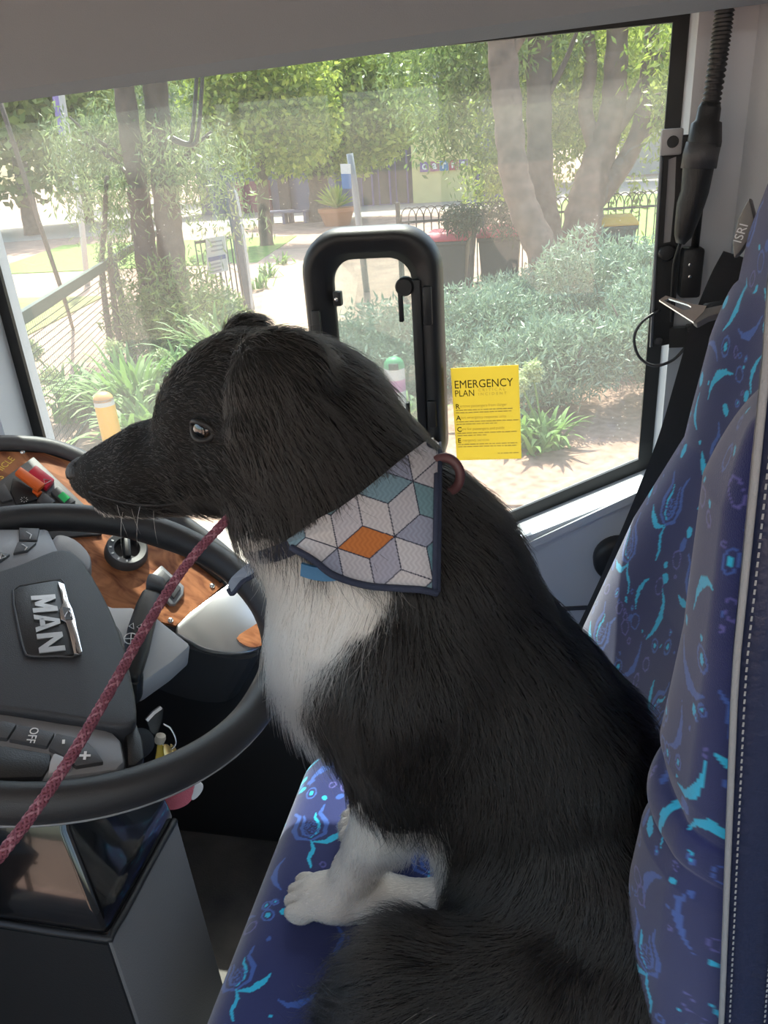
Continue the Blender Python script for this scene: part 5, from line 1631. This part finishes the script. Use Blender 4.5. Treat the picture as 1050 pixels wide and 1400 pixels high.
# far tree line that closes the view
for k, (px, Y, r, lab) in enumerate([(30, 30, 4.0, 'broad pale tree far behind the mesh fence'), (110, 36, 4.0, 'tall leafy tree behind the weeping tree'), (230, 50, 5.0, 'pale tree rising above the maroon wall'), (600, 58, 6.0, 'leafy tree towering behind the school sign'),
                                     (700, 46, 4.0, 'tree crown between the two leaning trunks'), (800, 43, 3.6, 'bright tree crown behind the forked tree'), (905, 62, 6.0, 'distant tree above the white-framed window'), (480, 56, 6.4, 'tall tree behind the rounded bright tree'), (-90, 30, 4.0, 'outermost tree at the left edge of the view')]):
    bs = vbase(px, 260, Y); t0 = at_y(px, 110, Y)
    h = 1.0
    tree('background_tree', lab, [([bs, bs+np.array([.2, 0, 2.5]), bs+np.array([0, 0, 5.0])], [.35, .28, .2])], [], m_bark2,
         [(bs[0], Y, 4.2, r*.8), (bs[0]-r*.6, Y, 5.5, r*.7), (bs[0]+r*.6, Y, 5.5, r*.7), (bs[0], Y, 7.5, r*.95), (bs[0]-r*.4, Y, 9.5, r*.7), (bs[0]+r*.5, Y, 9.0, r*.7)], m_leaf_far, 9000, .42, .26, 60+k, group='trees far behind the school')

# ------------------------------------------------------------------ grey-green shrubs
def shrub(label, cx, cy, r, h, n, seed):
    t = empty('grey_green_shrub', (cx, cy, 0)); tag(t, label, 'shrub', 'grey-green shrubs beside the path')
    rr = np.random.default_rng(seed)
    bl = []
    for i in range(16):
        a = rr.uniform(0, 2*pi); d = r*.75*sqrt(rr.random()); s = rr.uniform(.26, .42)*r
        bl.append((cx+d*cos(a), cy+d*sin(a), max(.12, h*(1-.55*(d/r)**2)-s*.8)*rr.uniform(.55, 1.0), s))
    bl += [(cx, cy, h*.45, r*.7, .6)]
    P = blob_points(bl, n, seed, .7); P[:, 2] = np.abs(P[:, 2])
    V, Fq = leaf_quads(P, .075, .016, up=.35, seed=seed)
    o = fast_mesh('foliage', V, Fq, m_leaf_grey, t); o['kind'] = 'stuff'
    for i in range(6):
        a = i*pi/3; tube('stem', [(cx, cy, .0), (cx+.3*r*cos(a), cy+.3*r*sin(a), h*.4), (cx+.55*r*cos(a), cy+.55*r*sin(a), h*.7)], [.02, .015, .006], m_bark2, t, n=6)
shrub('grey-green shrub nearest the notice, low in front of the mulch', .05, 6.35, .75, .95, 15000, 71)
shrub('grey-green shrub at the slotted bracket, right of the clump', .95, 6.7, .80, 1.20, 15000, 72)
shrub('grey-green shrub in front of the bins', -.55, 7.6, .85, .95, 15000, 73)
shrub('tall grey-green shrub under the forked tree', .65, 8.3, 1.0, 1.45, 16000, 74)
shrub('grey-green shrub behind the hatch frame', -1.35, 7.3, .70, .70, 9000, 75)
shrub('grey-green shrub furthest right by the fence', 1.7, 9.2, .9, 1.35, 9000, 76)
shrub('dark spreading shrub at the foot of the leaning trunk', -.35, 9.2, .9, .9, 10000, 77)
# dark clipped plant hanging over the bins
YS = 11.0
tree('drooping_conifer', 'dark drooping bush in front of the two bins', [([vbase(640, 400, YS), G(645, 350, YS), G(650, 300, YS)], [.05, .04, .03])], [], m_bark2,
     blobs([(640, 292, YS, .35, .55), (672, 288, YS, .35, .55), (695, 298, YS, .22, .6), (622, 286, YS, .22, .5)]), leaf_mat('dark_conifer', (.035, .06, .03), (.09, .13, .06)), 2600, .08, .02, 81, hang=.14, down=.6)

# ------------------------------------------------------------------ strap-leaved clumps with seed heads
def strap_clump(label, cx, cy, n, ln, seed, heads, single=0):
    t = empty('strap_leaf_clump', (cx, cy, 0)); tag(t, label, 'plant', 'strap-leaved clumps')
    r = np.random.default_rng(seed); V = []; Fs = []
    for i in range(n):
        a = r.uniform(0, 2*pi); l = ln*r.uniform(.7, 1.15); w = .042*r.uniform(.8, 1.3); e = r.uniform(.35, 1.1)
        dx, dy = cos(a), sin(a); ox, oy = cx+.10*r.normal(), cy+.10*r.normal()
        if i < single: V_, F_l = V, Fs; V, Fs = [], []
        b = len(V); K_ = 7
        for k in range(K_):
            s = k/(K_-1); x = l*e*.75*s; z = l*(1.25*s-(.30+.55*e)*s*s)*.9
            ww_ = w*(1-s**2.5)*.5+.002
            V += [(ox+dx*x-dy*ww_, oy+dy*x+dx*ww_, max(z, .02)), (ox+dx*x+dy*ww_, oy+dy*x-dx*ww_, max(z, .02)+.004)]
        for k in range(K_-1): Fs.append((b+2*k, b+2*k+1, b+2*k+3, b+2*k+2))
        if i < single:
            mesh('leaf', V, Fs, m_strap, t, True); V, Fs = V_, F_l
    o = mesh('leaves', V, Fs, m_strap, t, True); o['kind'] = 'stuff'
    for (hx, hy, hz, hr) in heads:
        sp = tube('flower_stem', smooth_path([(cx, cy, .1), ((cx+hx)/2, (cy+hy)/2, hz*.6), (hx, hy, hz)], 4), .008, m_strap, t, n=6)
        P = blob_points([(hx, hy, hz, hr)], 420, seed+int(hx*100) % 97, .35)
        Vq, Fq = leaf_quads(P, hr*.42, hr*.22, seed=seed)
        hd = fast_mesh('seed_head', Vq, Fq, m_flower, sp)
def hd(px, py, Y, r): return (*at_y(px, py, Y), r)
strap_clump('lush strap-leaved clump beside the yellow bollard', -3.55, 6.0, 170, 1.05, 1, [hd(156, 477, 6.3, .085)], 110)
strap_clump('strap-leaved clump right of the yellow bollard', -2.95, 6.2, 150, 1.0, 2, [hd(222, 488, 6.5, .07)], 100)
strap_clump('strap-leaved clump left at the foot of the mesh fence', -4.35, 6.3, 90, .75, 3, [hd(44, 480, 6.2, .09), hd(66, 516, 6.0, .09)])
strap_clump('tall strap-leaved clump above the dog forehead', -3.2, 7.3, 150, 1.15, 4, [])
strap_clump('strap-leaved clump by the sunlit path', -2.4, 6.9, 110, .8, 5, [])
strap_clump('strap-leaved clump in front of the bollard below the dash edge', -3.15, 5.4, 150, .75, 6, [], 110)
strap_clump('strap-leaved clump right of the yellow notice', -.02, 5.55, 70, .45, 7, [hd(728, 508, 5.6, .08), hd(712, 525, 5.5, .06)], 60)
strap_clump('strap-leaved clump seen through the hatch pane', -1.15, 5.9, 90, .5, 8, [hd(556, 575, 5.7, .06)])
# small seedlings in the bare earth
for k, (px, py) in enumerate([(368, 368), (352, 385), (388, 350)]):
    c = at_z(px, py+12, 0)
    strap_clump(['seedling nearest the hatch corner in bare earth', 'seedling left of the others in bare earth', 'seedling furthest off in bare earth'][k], c[0], c[1], 22, .45, 90+k, [])

# bushy undergrowth at the foot of the weeping tree
def undergrowth(label, px, py, Y, r, h, n, seed, m=None):
    c = at_y(px, py, Y); t = empty('leafy_bush', (c[0], Y, 0)); tag(t, label, 'shrub', 'bushes along the mesh fence')
    P = blob_points([(c[0], Y, h*.5, r, h/r*.6), (c[0]-r*.5, Y, h*.4, r*.7, .7), (c[0]+r*.5, Y, h*.45, r*.7, .7)], n, seed, .5); P[:, 2] = np.abs(P[:, 2])
    V, Fq = leaf_quads(P, .10, .022, up=.2, seed=seed)
    o = fast_mesh('foliage', V, Fq, m or m_leaf_mid, t); o['kind'] = 'stuff'
    tube('stem', [(c[0], Y, 0), (c[0]+.05, Y, h*.7)], [.02, .008], m_bark2, t, n=6)
undergrowth('leafy bush at the foot of the twin trunk', 235, 400, 8.4, .75, 1.1, 6000, 101)
undergrowth('leafy bush below the white notice', 275, 420, 8.0, .6, .8, 5000, 102)
undergrowth('leafy bush in front of the small hatch', 520, 440, 7.4, .6, .75, 5000, 103, m_leaf_grey)

# ------------------------------------------------------------------ fences
m_fence = mat('black_fence_paint', (.018, .020, .020), .45)
m_green = mat('dark_green_rail', (.035, .060, .050), .5)
fe = empty('bar_fence', tuple(at_z(490, 300, 1.35)*np.array([1, 1, 0])))
tag(fe, 'black bar fence with looped top in front of the lawn', 'fence')
fa, fb = np.array([-2.3, 12.3]), np.array([5.6, 13.4])
FL = np.linalg.norm(fb-fa); fd = (fb-fa)/FL
def fpt(s, z): return np.array([fa[0]+fd[0]*s, fa[1]+fd[1]*s, z])
for z in (.15, 1.12): ribbon('rail', [fpt(0, z), fpt(FL/2, z), fpt(FL, z)], (0, 0, 1), .035, .035, m_fence, fe)
Vb, Fb = tube_data([(0, 0, 0), (0, 0, 1.12)], .009, 6)
bar_me = None
s = .06; i = 0
while s < FL-.05:
    p = fpt(s, .02)
    if bar_me is None:
        o = mesh('bar', Vb, Fb, m_fence, fe); bar_me = o.data
    else:
        o = bpy.data.objects.new('bar', bar_me); COL.objects.link(o); o.parent = fe; o.matrix_parent_inverse = Matrix.Translation(-Vector(fe.location))
    o.location = tuple(p)
    s += .115
loop_me = None
arc = [(fd[0]*.115*(1-cos(a)), fd[1]*.115*(1-cos(a)), .20*sin(a)**.8) for a in np.linspace(0.001, pi-.001, 10)]
Vl, Fl_ = tube_data(arc, .008, 6)
s = .06
while s < FL-.30:
    p = fpt(s, 1.13)
    if loop_me is None:
        o = mesh('top_loop', Vl, Fl_, m_fence, fe, True); loop_me = o.data
    else:
        o = bpy.data.objects.new('top_loop', loop_me); COL.objects.link(o); o.parent = fe; o.matrix_parent_inverse = Matrix.Translation(-Vector(fe.location))
    o.location = tuple(p)
    s += .115
for k in range(4):
    p = fpt(.02+k*(FL-.04)/3, .70); box('post', p, (.06, .06, 1.42), m_fence, fe)

mf = empty('mesh_fence', (-4.4, 7, 0))
tag(mf, 'wire mesh fence with dark green top rail running away on the left', 'fence')
ma, mb_ = np.array([-3.45, 4.2]), np.array([-6.35, 12.6]); ML = np.linalg.norm(mb_-ma); md = (mb_-ma)/ML
def mpt(s, z): return np.array([ma[0]+md[0]*s, ma[1]+md[1]*s, z])
ribbon('top_rail', [mpt(0, 1.2), mpt(ML/2, 1.2), mpt(ML, 1.2)], (0, 0, 1), .085, .05, m_green, mf)
ribbon('bottom_rail', [mpt(0, .08), mpt(ML/2, .08), mpt(ML, .08)], (0, 0, 1), .04, .03, m_green, mf)
for k in (2, 4): box('post', mpt(k*ML/4, .62), (.06, .06, 1.24), m_green, mf)
V = []; Fs = []
def wire(a, b_, w):
    n_ = np.array([-md[1], md[0], 0])*w; up_ = np.array([0, 0, w]) if abs(a[2]-b_[2]) < 1e-6 else np.array([md[0], md[1], 0])*w
    k = len(V); V.extend([a-up_, b_-up_, b_+up_, a+up_]); Fs.append((k, k+1, k+2, k+3))
s = 0
while s < ML: wire(mpt(s, .1), mpt(s, 1.17), .0040); s += .055
for z in np.arange(.1, 1.17, .055): wire(mpt(0, z), mpt(ML, z), .0040)
o = mesh('wire_mesh', V, Fs, mat('mesh_wire', (.10, .095, .085), .6), mf); o['kind'] = 'stuff'

# short bar panel with the white notice, and its blue post
pp0 = at_z(342, 425, 0)
bpst = empty('blue_post', (pp0[0], pp0[1], 0)); tag(bpst, 'tall blue-grey gate post with white pipe beside the notice', 'post')
m_bluep = mat('blue_grey_paint', (.04, .085, .125), .5)
top = at_y(309, 240, pp0[1])
prism('post_body', [pp0+np.array([-.10, 0, 0]), pp0+np.array([.04, 0, 0]), top+np.array([.07, 0, 0]), top+np.array([-.07, 0, 0])], (0, -1, 0), .12, m_bluep, bpst, bev=.01)
tube('pale_pipe', smooth_path([at_y(322, 258, pp0[1]-.05), at_y(330, 300, pp0[1]-.05), at_y(340, 370, pp0[1]-.05), pp0+np.array([.06, -.05, 0])], 4), .022, mat('pale_pipe', (.55, .60, .62), .4), bpst)
gp_ = empty('gate_panel', (-5.3, 11.2, 0)); tag(gp_, 'short black gate panel left of the blue post', 'gate')
g0, g1 = at_z(284, 440, 0), at_z(336, 428, 0)
for k in range(9):
    q = g0+(g1-g0)*k/8; tube('bar', [q+np.array([0, 0, .05]), q+np.array([0, 0, 1.15])], .011, m_fence, gp_, n=6)
for z in (.1, 1.12): ribbon('rail', [g0+np.array([0, 0, z]), (g0+g1)/2+np.array([0, 0, z]), g1+np.array([0, 0, z])], (0, 0, 1), .04, .03, m_fence, gp_)
m_sign = mat('white_board', (.72, .72, .70), .6); m_signink = mat('grey_print', (.35, .36, .40), .7); m_signblue = mat('blue_print', (.10, .14, .34), .6)
YN = 9.9
sg = empty('notice_board', tuple(at_y(297, 350, YN))); tag(sg, 'white notice board with blue band on the gate panel', 'sign')
q4 = [at_y(281, 326, YN), at_y(307, 322, YN), at_y(312, 370, YN), at_y(284, 377, YN)]
prism('board', q4, (0, -1, 0), .02, m_sign, sg)
def qpt(u, v): return (q4[0]*(1-u)*(1-v)+q4[1]*u*(1-v)+q4[2]*u*v+q4[3]*(1-u)*v)+np.array([0, -.004, 0])
prism('blue_band', [qpt(.08, .52), qpt(.95, .52), qpt(.95, .64), qpt(.08, .64)], (0, -1, 0), .004, m_signblue, sg, up=.002)
for v0 in (.10, .22, .34, .70, .80, .90):
    prism('text_row', [qpt(.25 if v0 < .5 else .12, v0), qpt(.85 if v0 < .5 else .7, v0), qpt(.85 if v0 < .5 else .7, v0+.05), qpt(.25 if v0 < .5 else .12, v0+.05)], (0, -1, 0), .004, m_signink, sg, up=.001)
for v in (.15, .85): tube('hanger', [qpt(.5, v)+np.array([0, .03, 0]), qpt(.5, v)+np.array([0, .5, 0])], .01, m_fence, sg, n=6)
tube('stake', [qpt(.5, 1.0)*np.array([1, 1, 0])+np.array([0, .035, .0]), qpt(.5, .05)+np.array([0, .035, 0])], .018, m_fence, sg, n=6)

# sign post by the building and the purple banner pole
YP = 13.0
sp_ = empty('sign_post', tuple(vbase(494, 330, YP))); tag(sp_, 'grey post with small blue and white sign above the hatch', 'sign')
tube('post', [vbase(500, 380, YP), at_y(490, 300, YP), at_y(485, 255, YP), at_y(478, 210, YP)], .055, mat('grey_post', (.25, .27, .30), .5), sp_)
a_, b_, c_, d_ = [at_y(x, y, YP-.08) for x, y in ((465, 224), (479, 224), (481, 258), (468, 258))]
prism('plate', [a_, b_, c_, d_], (0, -1, 0), .02, m_sign, sp_)
prism('blue_panel', [a_*.6+d_*.4, b_*.6+c_*.4, c_, d_], (0, -1, 0), .006, mat('sign_blue', (.07, .18, .42), .5), sp_, up=.004)
YBn = 15.0
bn_ = empty('banner_pole', tuple(vbase(105, 330, YBn))); tag(bn_, 'pale pole with purple banner seen beyond the mesh fence', 'banner')
tube('pole', [vbase(122, 400, YBn), at_y(110, 290, YBn), at_y(98, 220, YBn), at_y(84, 130, YBn), at_y(74, 60, YBn)], .06, mat('pale_pole', (.50, .50, .52), .5), bn_)
prism('banner', [at_y(66, 100, YBn), at_y(80, 100, YBn), at_y(91, 188, YBn), at_y(80, 184, YBn)], (0, -1, 0), .02, mat('purple_banner', (.26, .20, .50), .7), bn_)
YD = 7.0
dp = tube('rail_reflection', [at_y(-6, 120, YD), at_y(20, 200, YD), at_y(52, 300, YD), at_y(86, 402, YD), at_z(100, 450, 0)], .022, m_bark2, None, n=8)  # solid tube outside, added in place of a door rail reflected in the glass
tag(dp, 'dark slanting tube standing in for a door rail reflection, left of the driver window', 'wire')

# ------------------------------------------------------------------ bins, bollards, planter
def bin_(label, px, py, Y, lidcol, bodycol, sc=1.0):
    c = at_y(px, py, Y); c = np.array([c[0], Y, 0])
    t = empty('wheelie_bin', tuple(c)); tag(t, label, 'bin', 'bins by the fence')
    mbod = mat('bin_body_'+label[:8].replace(' ', '_'), bodycol, .5); mlid = mat('bin_lid_'+label[:8].replace(' ', '_'), lidcol, .45)
    def sec(w, d, z): return [(c[0]-w/2, c[1]-d/2, z), (c[0]+w/2, c[1]-d/2, z), (c[0]+w/2, c[1]+d/2, z), (c[0]-w/2, c[1]+d/2, z)]
    loft('bin_body', [sec(.46*sc, .52*sc, .06), sec(.56*sc, .66*sc, .88*sc), sec(.60*sc, .70*sc, .90*sc), sec(.60*sc, .70*sc, .94*sc)], mbod, t, .012)
    loft('lid', [sec(.62*sc, .76*sc, .945*sc), sec(.62*sc, .76*sc, .99*sc), sec(.50*sc, .60*sc, 1.06*sc)], mlid, t, .02)
    for sx in (-1, 1): lathe('wheel', [(.0001, -.025), (.10, -.025), (.10, .025), (.0001, .025)], c+np.array([sx*.25*sc, .24*sc, .10]), (1, 0, 0), m_fence, t, n=16, hint=(0, 0, 1))
    tube('handle', [c+np.array([-.22*sc, .40*sc, .92*sc]), c+np.array([.22*sc, .40*sc, .92*sc])], .018, mbod, t, n=8)
bin_('dark bin with red lid behind the hatch frame corner', 613, 350, 11.4, (.50, .05, .08), (.035, .05, .05))
bin_('dark bin with red lid nearer the pale leaning trunk', 684, 350, 11.6, (.50, .05, .08), (.035, .05, .05))
bin_('dark bin with yellow lid behind the forked tree', 838, 340, 12.3, (.60, .36, .03), (.05, .07, .06))

def bollard(label, px, py, Y, bands, r):
    c = at_y(px, py, Y); h = c[2]; c = np.array([c[0], Y, 0])
    t = empty('bollard', tuple(c)); tag(t, label, 'bollard', 'painted bollards')
    z0 = 0.0
    for k, (f0, f1, m) in enumerate(bands):
        if k == len(bands)-1: pr_ = [(r, f0*h), (r, h-r*.9), (r*.92, h-r*.5), (r*.7, h-r*.2), (r*.4, h-.03*r), (.001, h)]
        else: pr_ = [(r, f0*h), (r, f1*h)]
        lathe('band', pr_, c, (0, 0, 1), m, t, n=24)
m_by = mat('yellow_paint', (.80, .42, .03), .4); m_bo = mat('orange_cap', (.72, .33, .10), .5); m_refl = mat('grey_reflector', (.55, .53, .48), .4)
bollard('yellow bollard with grey reflective band and orange cap', 139, 536, 5.0, [(0, .845, m_by), (.845, .925, m_refl), (.925, 1, m_bo)], .074)
m_pk = mat('pink_paint', (.66, .22, .50), .5); m_wh = mat('white_paint', (.75, .68, .70), .5); m_gn = mat('green_paint', (.08, .42, .16), .5)
bollard('painted bollard with green, white and pink bands behind the hatch', 538, 488, 5.7, [(0, .62, m_wh), (.62, .755, m_pk), (.755, .88, m_wh), (.88, 1, m_gn)], .080)
c = at_y(538, 502, 5.62)
cb = [o for o in bpy.data.objects if o.name.startswith('bollard') and o.get('label', '').startswith('painted')][0]
box('dark_visor', c, (.075, .012, .05), m_fence, cb, bev=.004)
c = at_z(461, 308, 0); c[1] = min(c[1], 27); YPL = c[1]; c = vbase(461, 300, YPL)
plt = empty('potted_plant', tuple(c)); tag(plt, 'spiky yellow-green plant in terracotta pot near the rounded tree', 'plant')
ph = at_y(461, 284, YPL)[2]
lathe('pot', [(.001, 0), (.42, 0), (.58, max(ph-.12, .3)), (.62, max(ph-.12, .3)), (.62, max(ph, .4)), (.5, max(ph, .4))], c, (0, 0, 1), mat('terracotta', (.45, .17, .07), .8), plt)
V = []; Fs = []
r_ = np.random.default_rng(5)
for i in range(90):
    a = r_.uniform(0, 2*pi); e = r_.uniform(.1, 1.2); l = r_.uniform(.6, 1.0); d = np.array([cos(a)*sin(e), sin(a)*sin(e), cos(e)]); s_ = np.array([-sin(a), cos(a), 0])*.05
    o_ = c+np.array([0, 0, max(ph, .4)]); k = len(V)
    V += [o_-s_, o_+s_, o_+d*l*.6+s_*.8, o_+d*l+np.array([0, 0, -.1]), o_+d*l*.6-s_*.8]; Fs.append((k, k+1, k+2, k+3, k+4))
lv = mesh('spiky_leaves', V, Fs, leaf_mat('spiky_yellow_green', (.25, .40, .05), (.55, .62, .12)), plt); lv['kind'] = 'stuff'

# ------------------------------------------------------------------ school buildings
m_cream = mat('cream_block', (.72, .62, .30), .8, var=.06, vscale=2); m_maroon = mat('maroon_wall', (.20, .04, .08), .8); m_purple = mat('purple_grey_wall', (.14, .14, .22), .8)
m_dkglass = mat('dark_glazing', (.03, .035, .04), .12); m_pfr = mat('purple_frame', (.16, .12, .34), .6); m_roof = mat('grey_roof', (.30, .31, .33), .6)
YS_ = 36.0
sch = empty('school_building', tuple(vbase(520, 290, YS_))); tag(sch, 'school building with cream sign wall, maroon and purple panels', 'building')
def fac(name, x0, y0, x1, y1, m, dep=.3, parent=sch, Y=YS_, off=0.0, z0=None):
    a, b2 = at_y(x0, y0, Y), at_y(x1, y1, Y)
    zl = b2[2] if z0 is None else z0
    return box(name, ((a[0]+b2[0])/2, Y-off+dep/2, (a[2]+zl)/2), (abs(b2[0]-a[0]), dep, abs(a[2]-zl)), m, parent)
fac('wall', 250, 150, 700, 290, m_purple, .5, off=-.3, z0=0.0)
fac('maroon_panel', 318, 250, 372, 300, m_maroon, .3, z0=0)
fac('dark_recess', 374, 205, 398, 290, m_dkglass, .2, off=.02, z0=0)
fac('purple_panel', 398, 190, 432, 292, m_purple, .4, off=.05, z0=0)
fac('cream_wall', 562, 180, 650, 275, m_cream, .4, off=.25, z0=0)
for x0, x1 in ((490, 512), (514, 536), (538, 560)):
    f = fac('door_frame', x0, 195, x1, 285, m_pfr, .12, off=.06, z0=0)
    fac('glass', x0+2, 198, x1-2, 283, m_dkglass, .06, parent=f, off=.10, z0=.05)
for x0, x1 in ((652, 690),):
    f = fac('window_frame', x0, 215, x1, 268, m_pfr, .12, off=.06)
    fac('glass', x0+3, 219, x1-3, 264, m_dkglass, .06, parent=f, off=.10)
pr0 = at_y(250, 150, YS_); pr1 = at_y(690, 150, YS_)
box('roof', ((pr0[0]+pr1[0])/2, YS_+2.2, pr0[2]+.35), (pr1[0]-pr0[0]+3, 6.5, .5), m_roof, sch)
for k, (x0, col) in enumerate(zip((573, 587, 600, 613, 627), ((.20, .10, .36), (.34, .10, .22), (.10, .24, .45), (.45, .08, .12), (.22, .12, .40)))):
    a = at_y(x0, 222-.9*k, YS_-.5); b2 = at_y(x0+12, 235-.9*k, YS_-.5)
    tl = box('letter_tile', ((a[0]+b2[0])/2, YS_-.28, (a[2]+b2[2])/2), (abs(b2[0]-a[0]), .06, abs(a[2]-b2[2])), mat('tile_%d' % k, col, .6), sch)
    text('lettering', 'carra'[k], ((a[0]+b2[0])/2, YS_-.32, (a[2]+b2[2])/2+.04), (1, 0, 0), (0, -1, 0), .46, m_white, tl, ext=.005, bold=.012)
for k, px in enumerate((385, 405)):
    bq = at_z(px, 305, 0); by0 = min(bq[1], 33)
    bo_ = empty('bench', (bq[0], by0, 0)); tag(bo_, ('low purple bench left of the forked trunk' if k == 0 else 'low purple bench nearer the forked trunk'), 'bench')
    box('seat_slab', (bq[0], by0, .40), (1.0, .45, .08), m_purple, bo_, bev=.02)
    for sx_ in (-.4, .4): box('leg', (bq[0]+sx_, by0, .18), (.10, .40, .36), m_purple, bo_)
YR = 50.0
hs = empty('white_window_building', tuple(vbase(905, 230, YR))); tag(hs, 'pale building with white-framed window at the far right', 'building')
m_pale = mat('pale_wall', (.52, .50, .48), .8)
fac('wall', 855, 60, 1100, 222, m_pale, .4, hs, YR, z0=0)
f = fac('window_frame', 878, 122, 918, 180, m_white, .15, hs, YR, off=.12)
for x0, x1 in ((881, 896), (900, 915)):
    for y0, y1 in ((126, 148), (152, 176)): fac('pane', x0, y0, x1, y1, m_dkglass, .05, f, YR, off=.16)
pa_ = at_y(850, 95, YR); box('roof', (pa_[0]+7, YR+1.5, pa_[2]+3.2), (22, 5, .5), mat('purple_fascia', (.20, .17, .34), .7), hs)

# mirror arm of the bus outside the window
ma_ = empty('mirror_arm', tuple(at_y(268, 100, 1.75))); tag(ma_, 'thin black bent mirror arm outside the window top', 'mirror arm')
for dx in (0, 8):
    tube('arm_tube', smooth_path([at_y(272+dx, 40, 1.75), at_y(268+dx, 120, 1.75), at_y(263+dx, 180, 1.75), at_y(258+dx*.6, 196+dx*.3, 1.75), at_y(236, 188+dx*.6, 1.75)], 5), .0045, m_blk, ma_, n=8)
box('mount', tuple(at_y(276, 40, 1.75)+np.array([0, -.18, 0])), (.08, .42, .05), m_blk, ma_, bev=.01)
build_fur(90000, BV[::23])
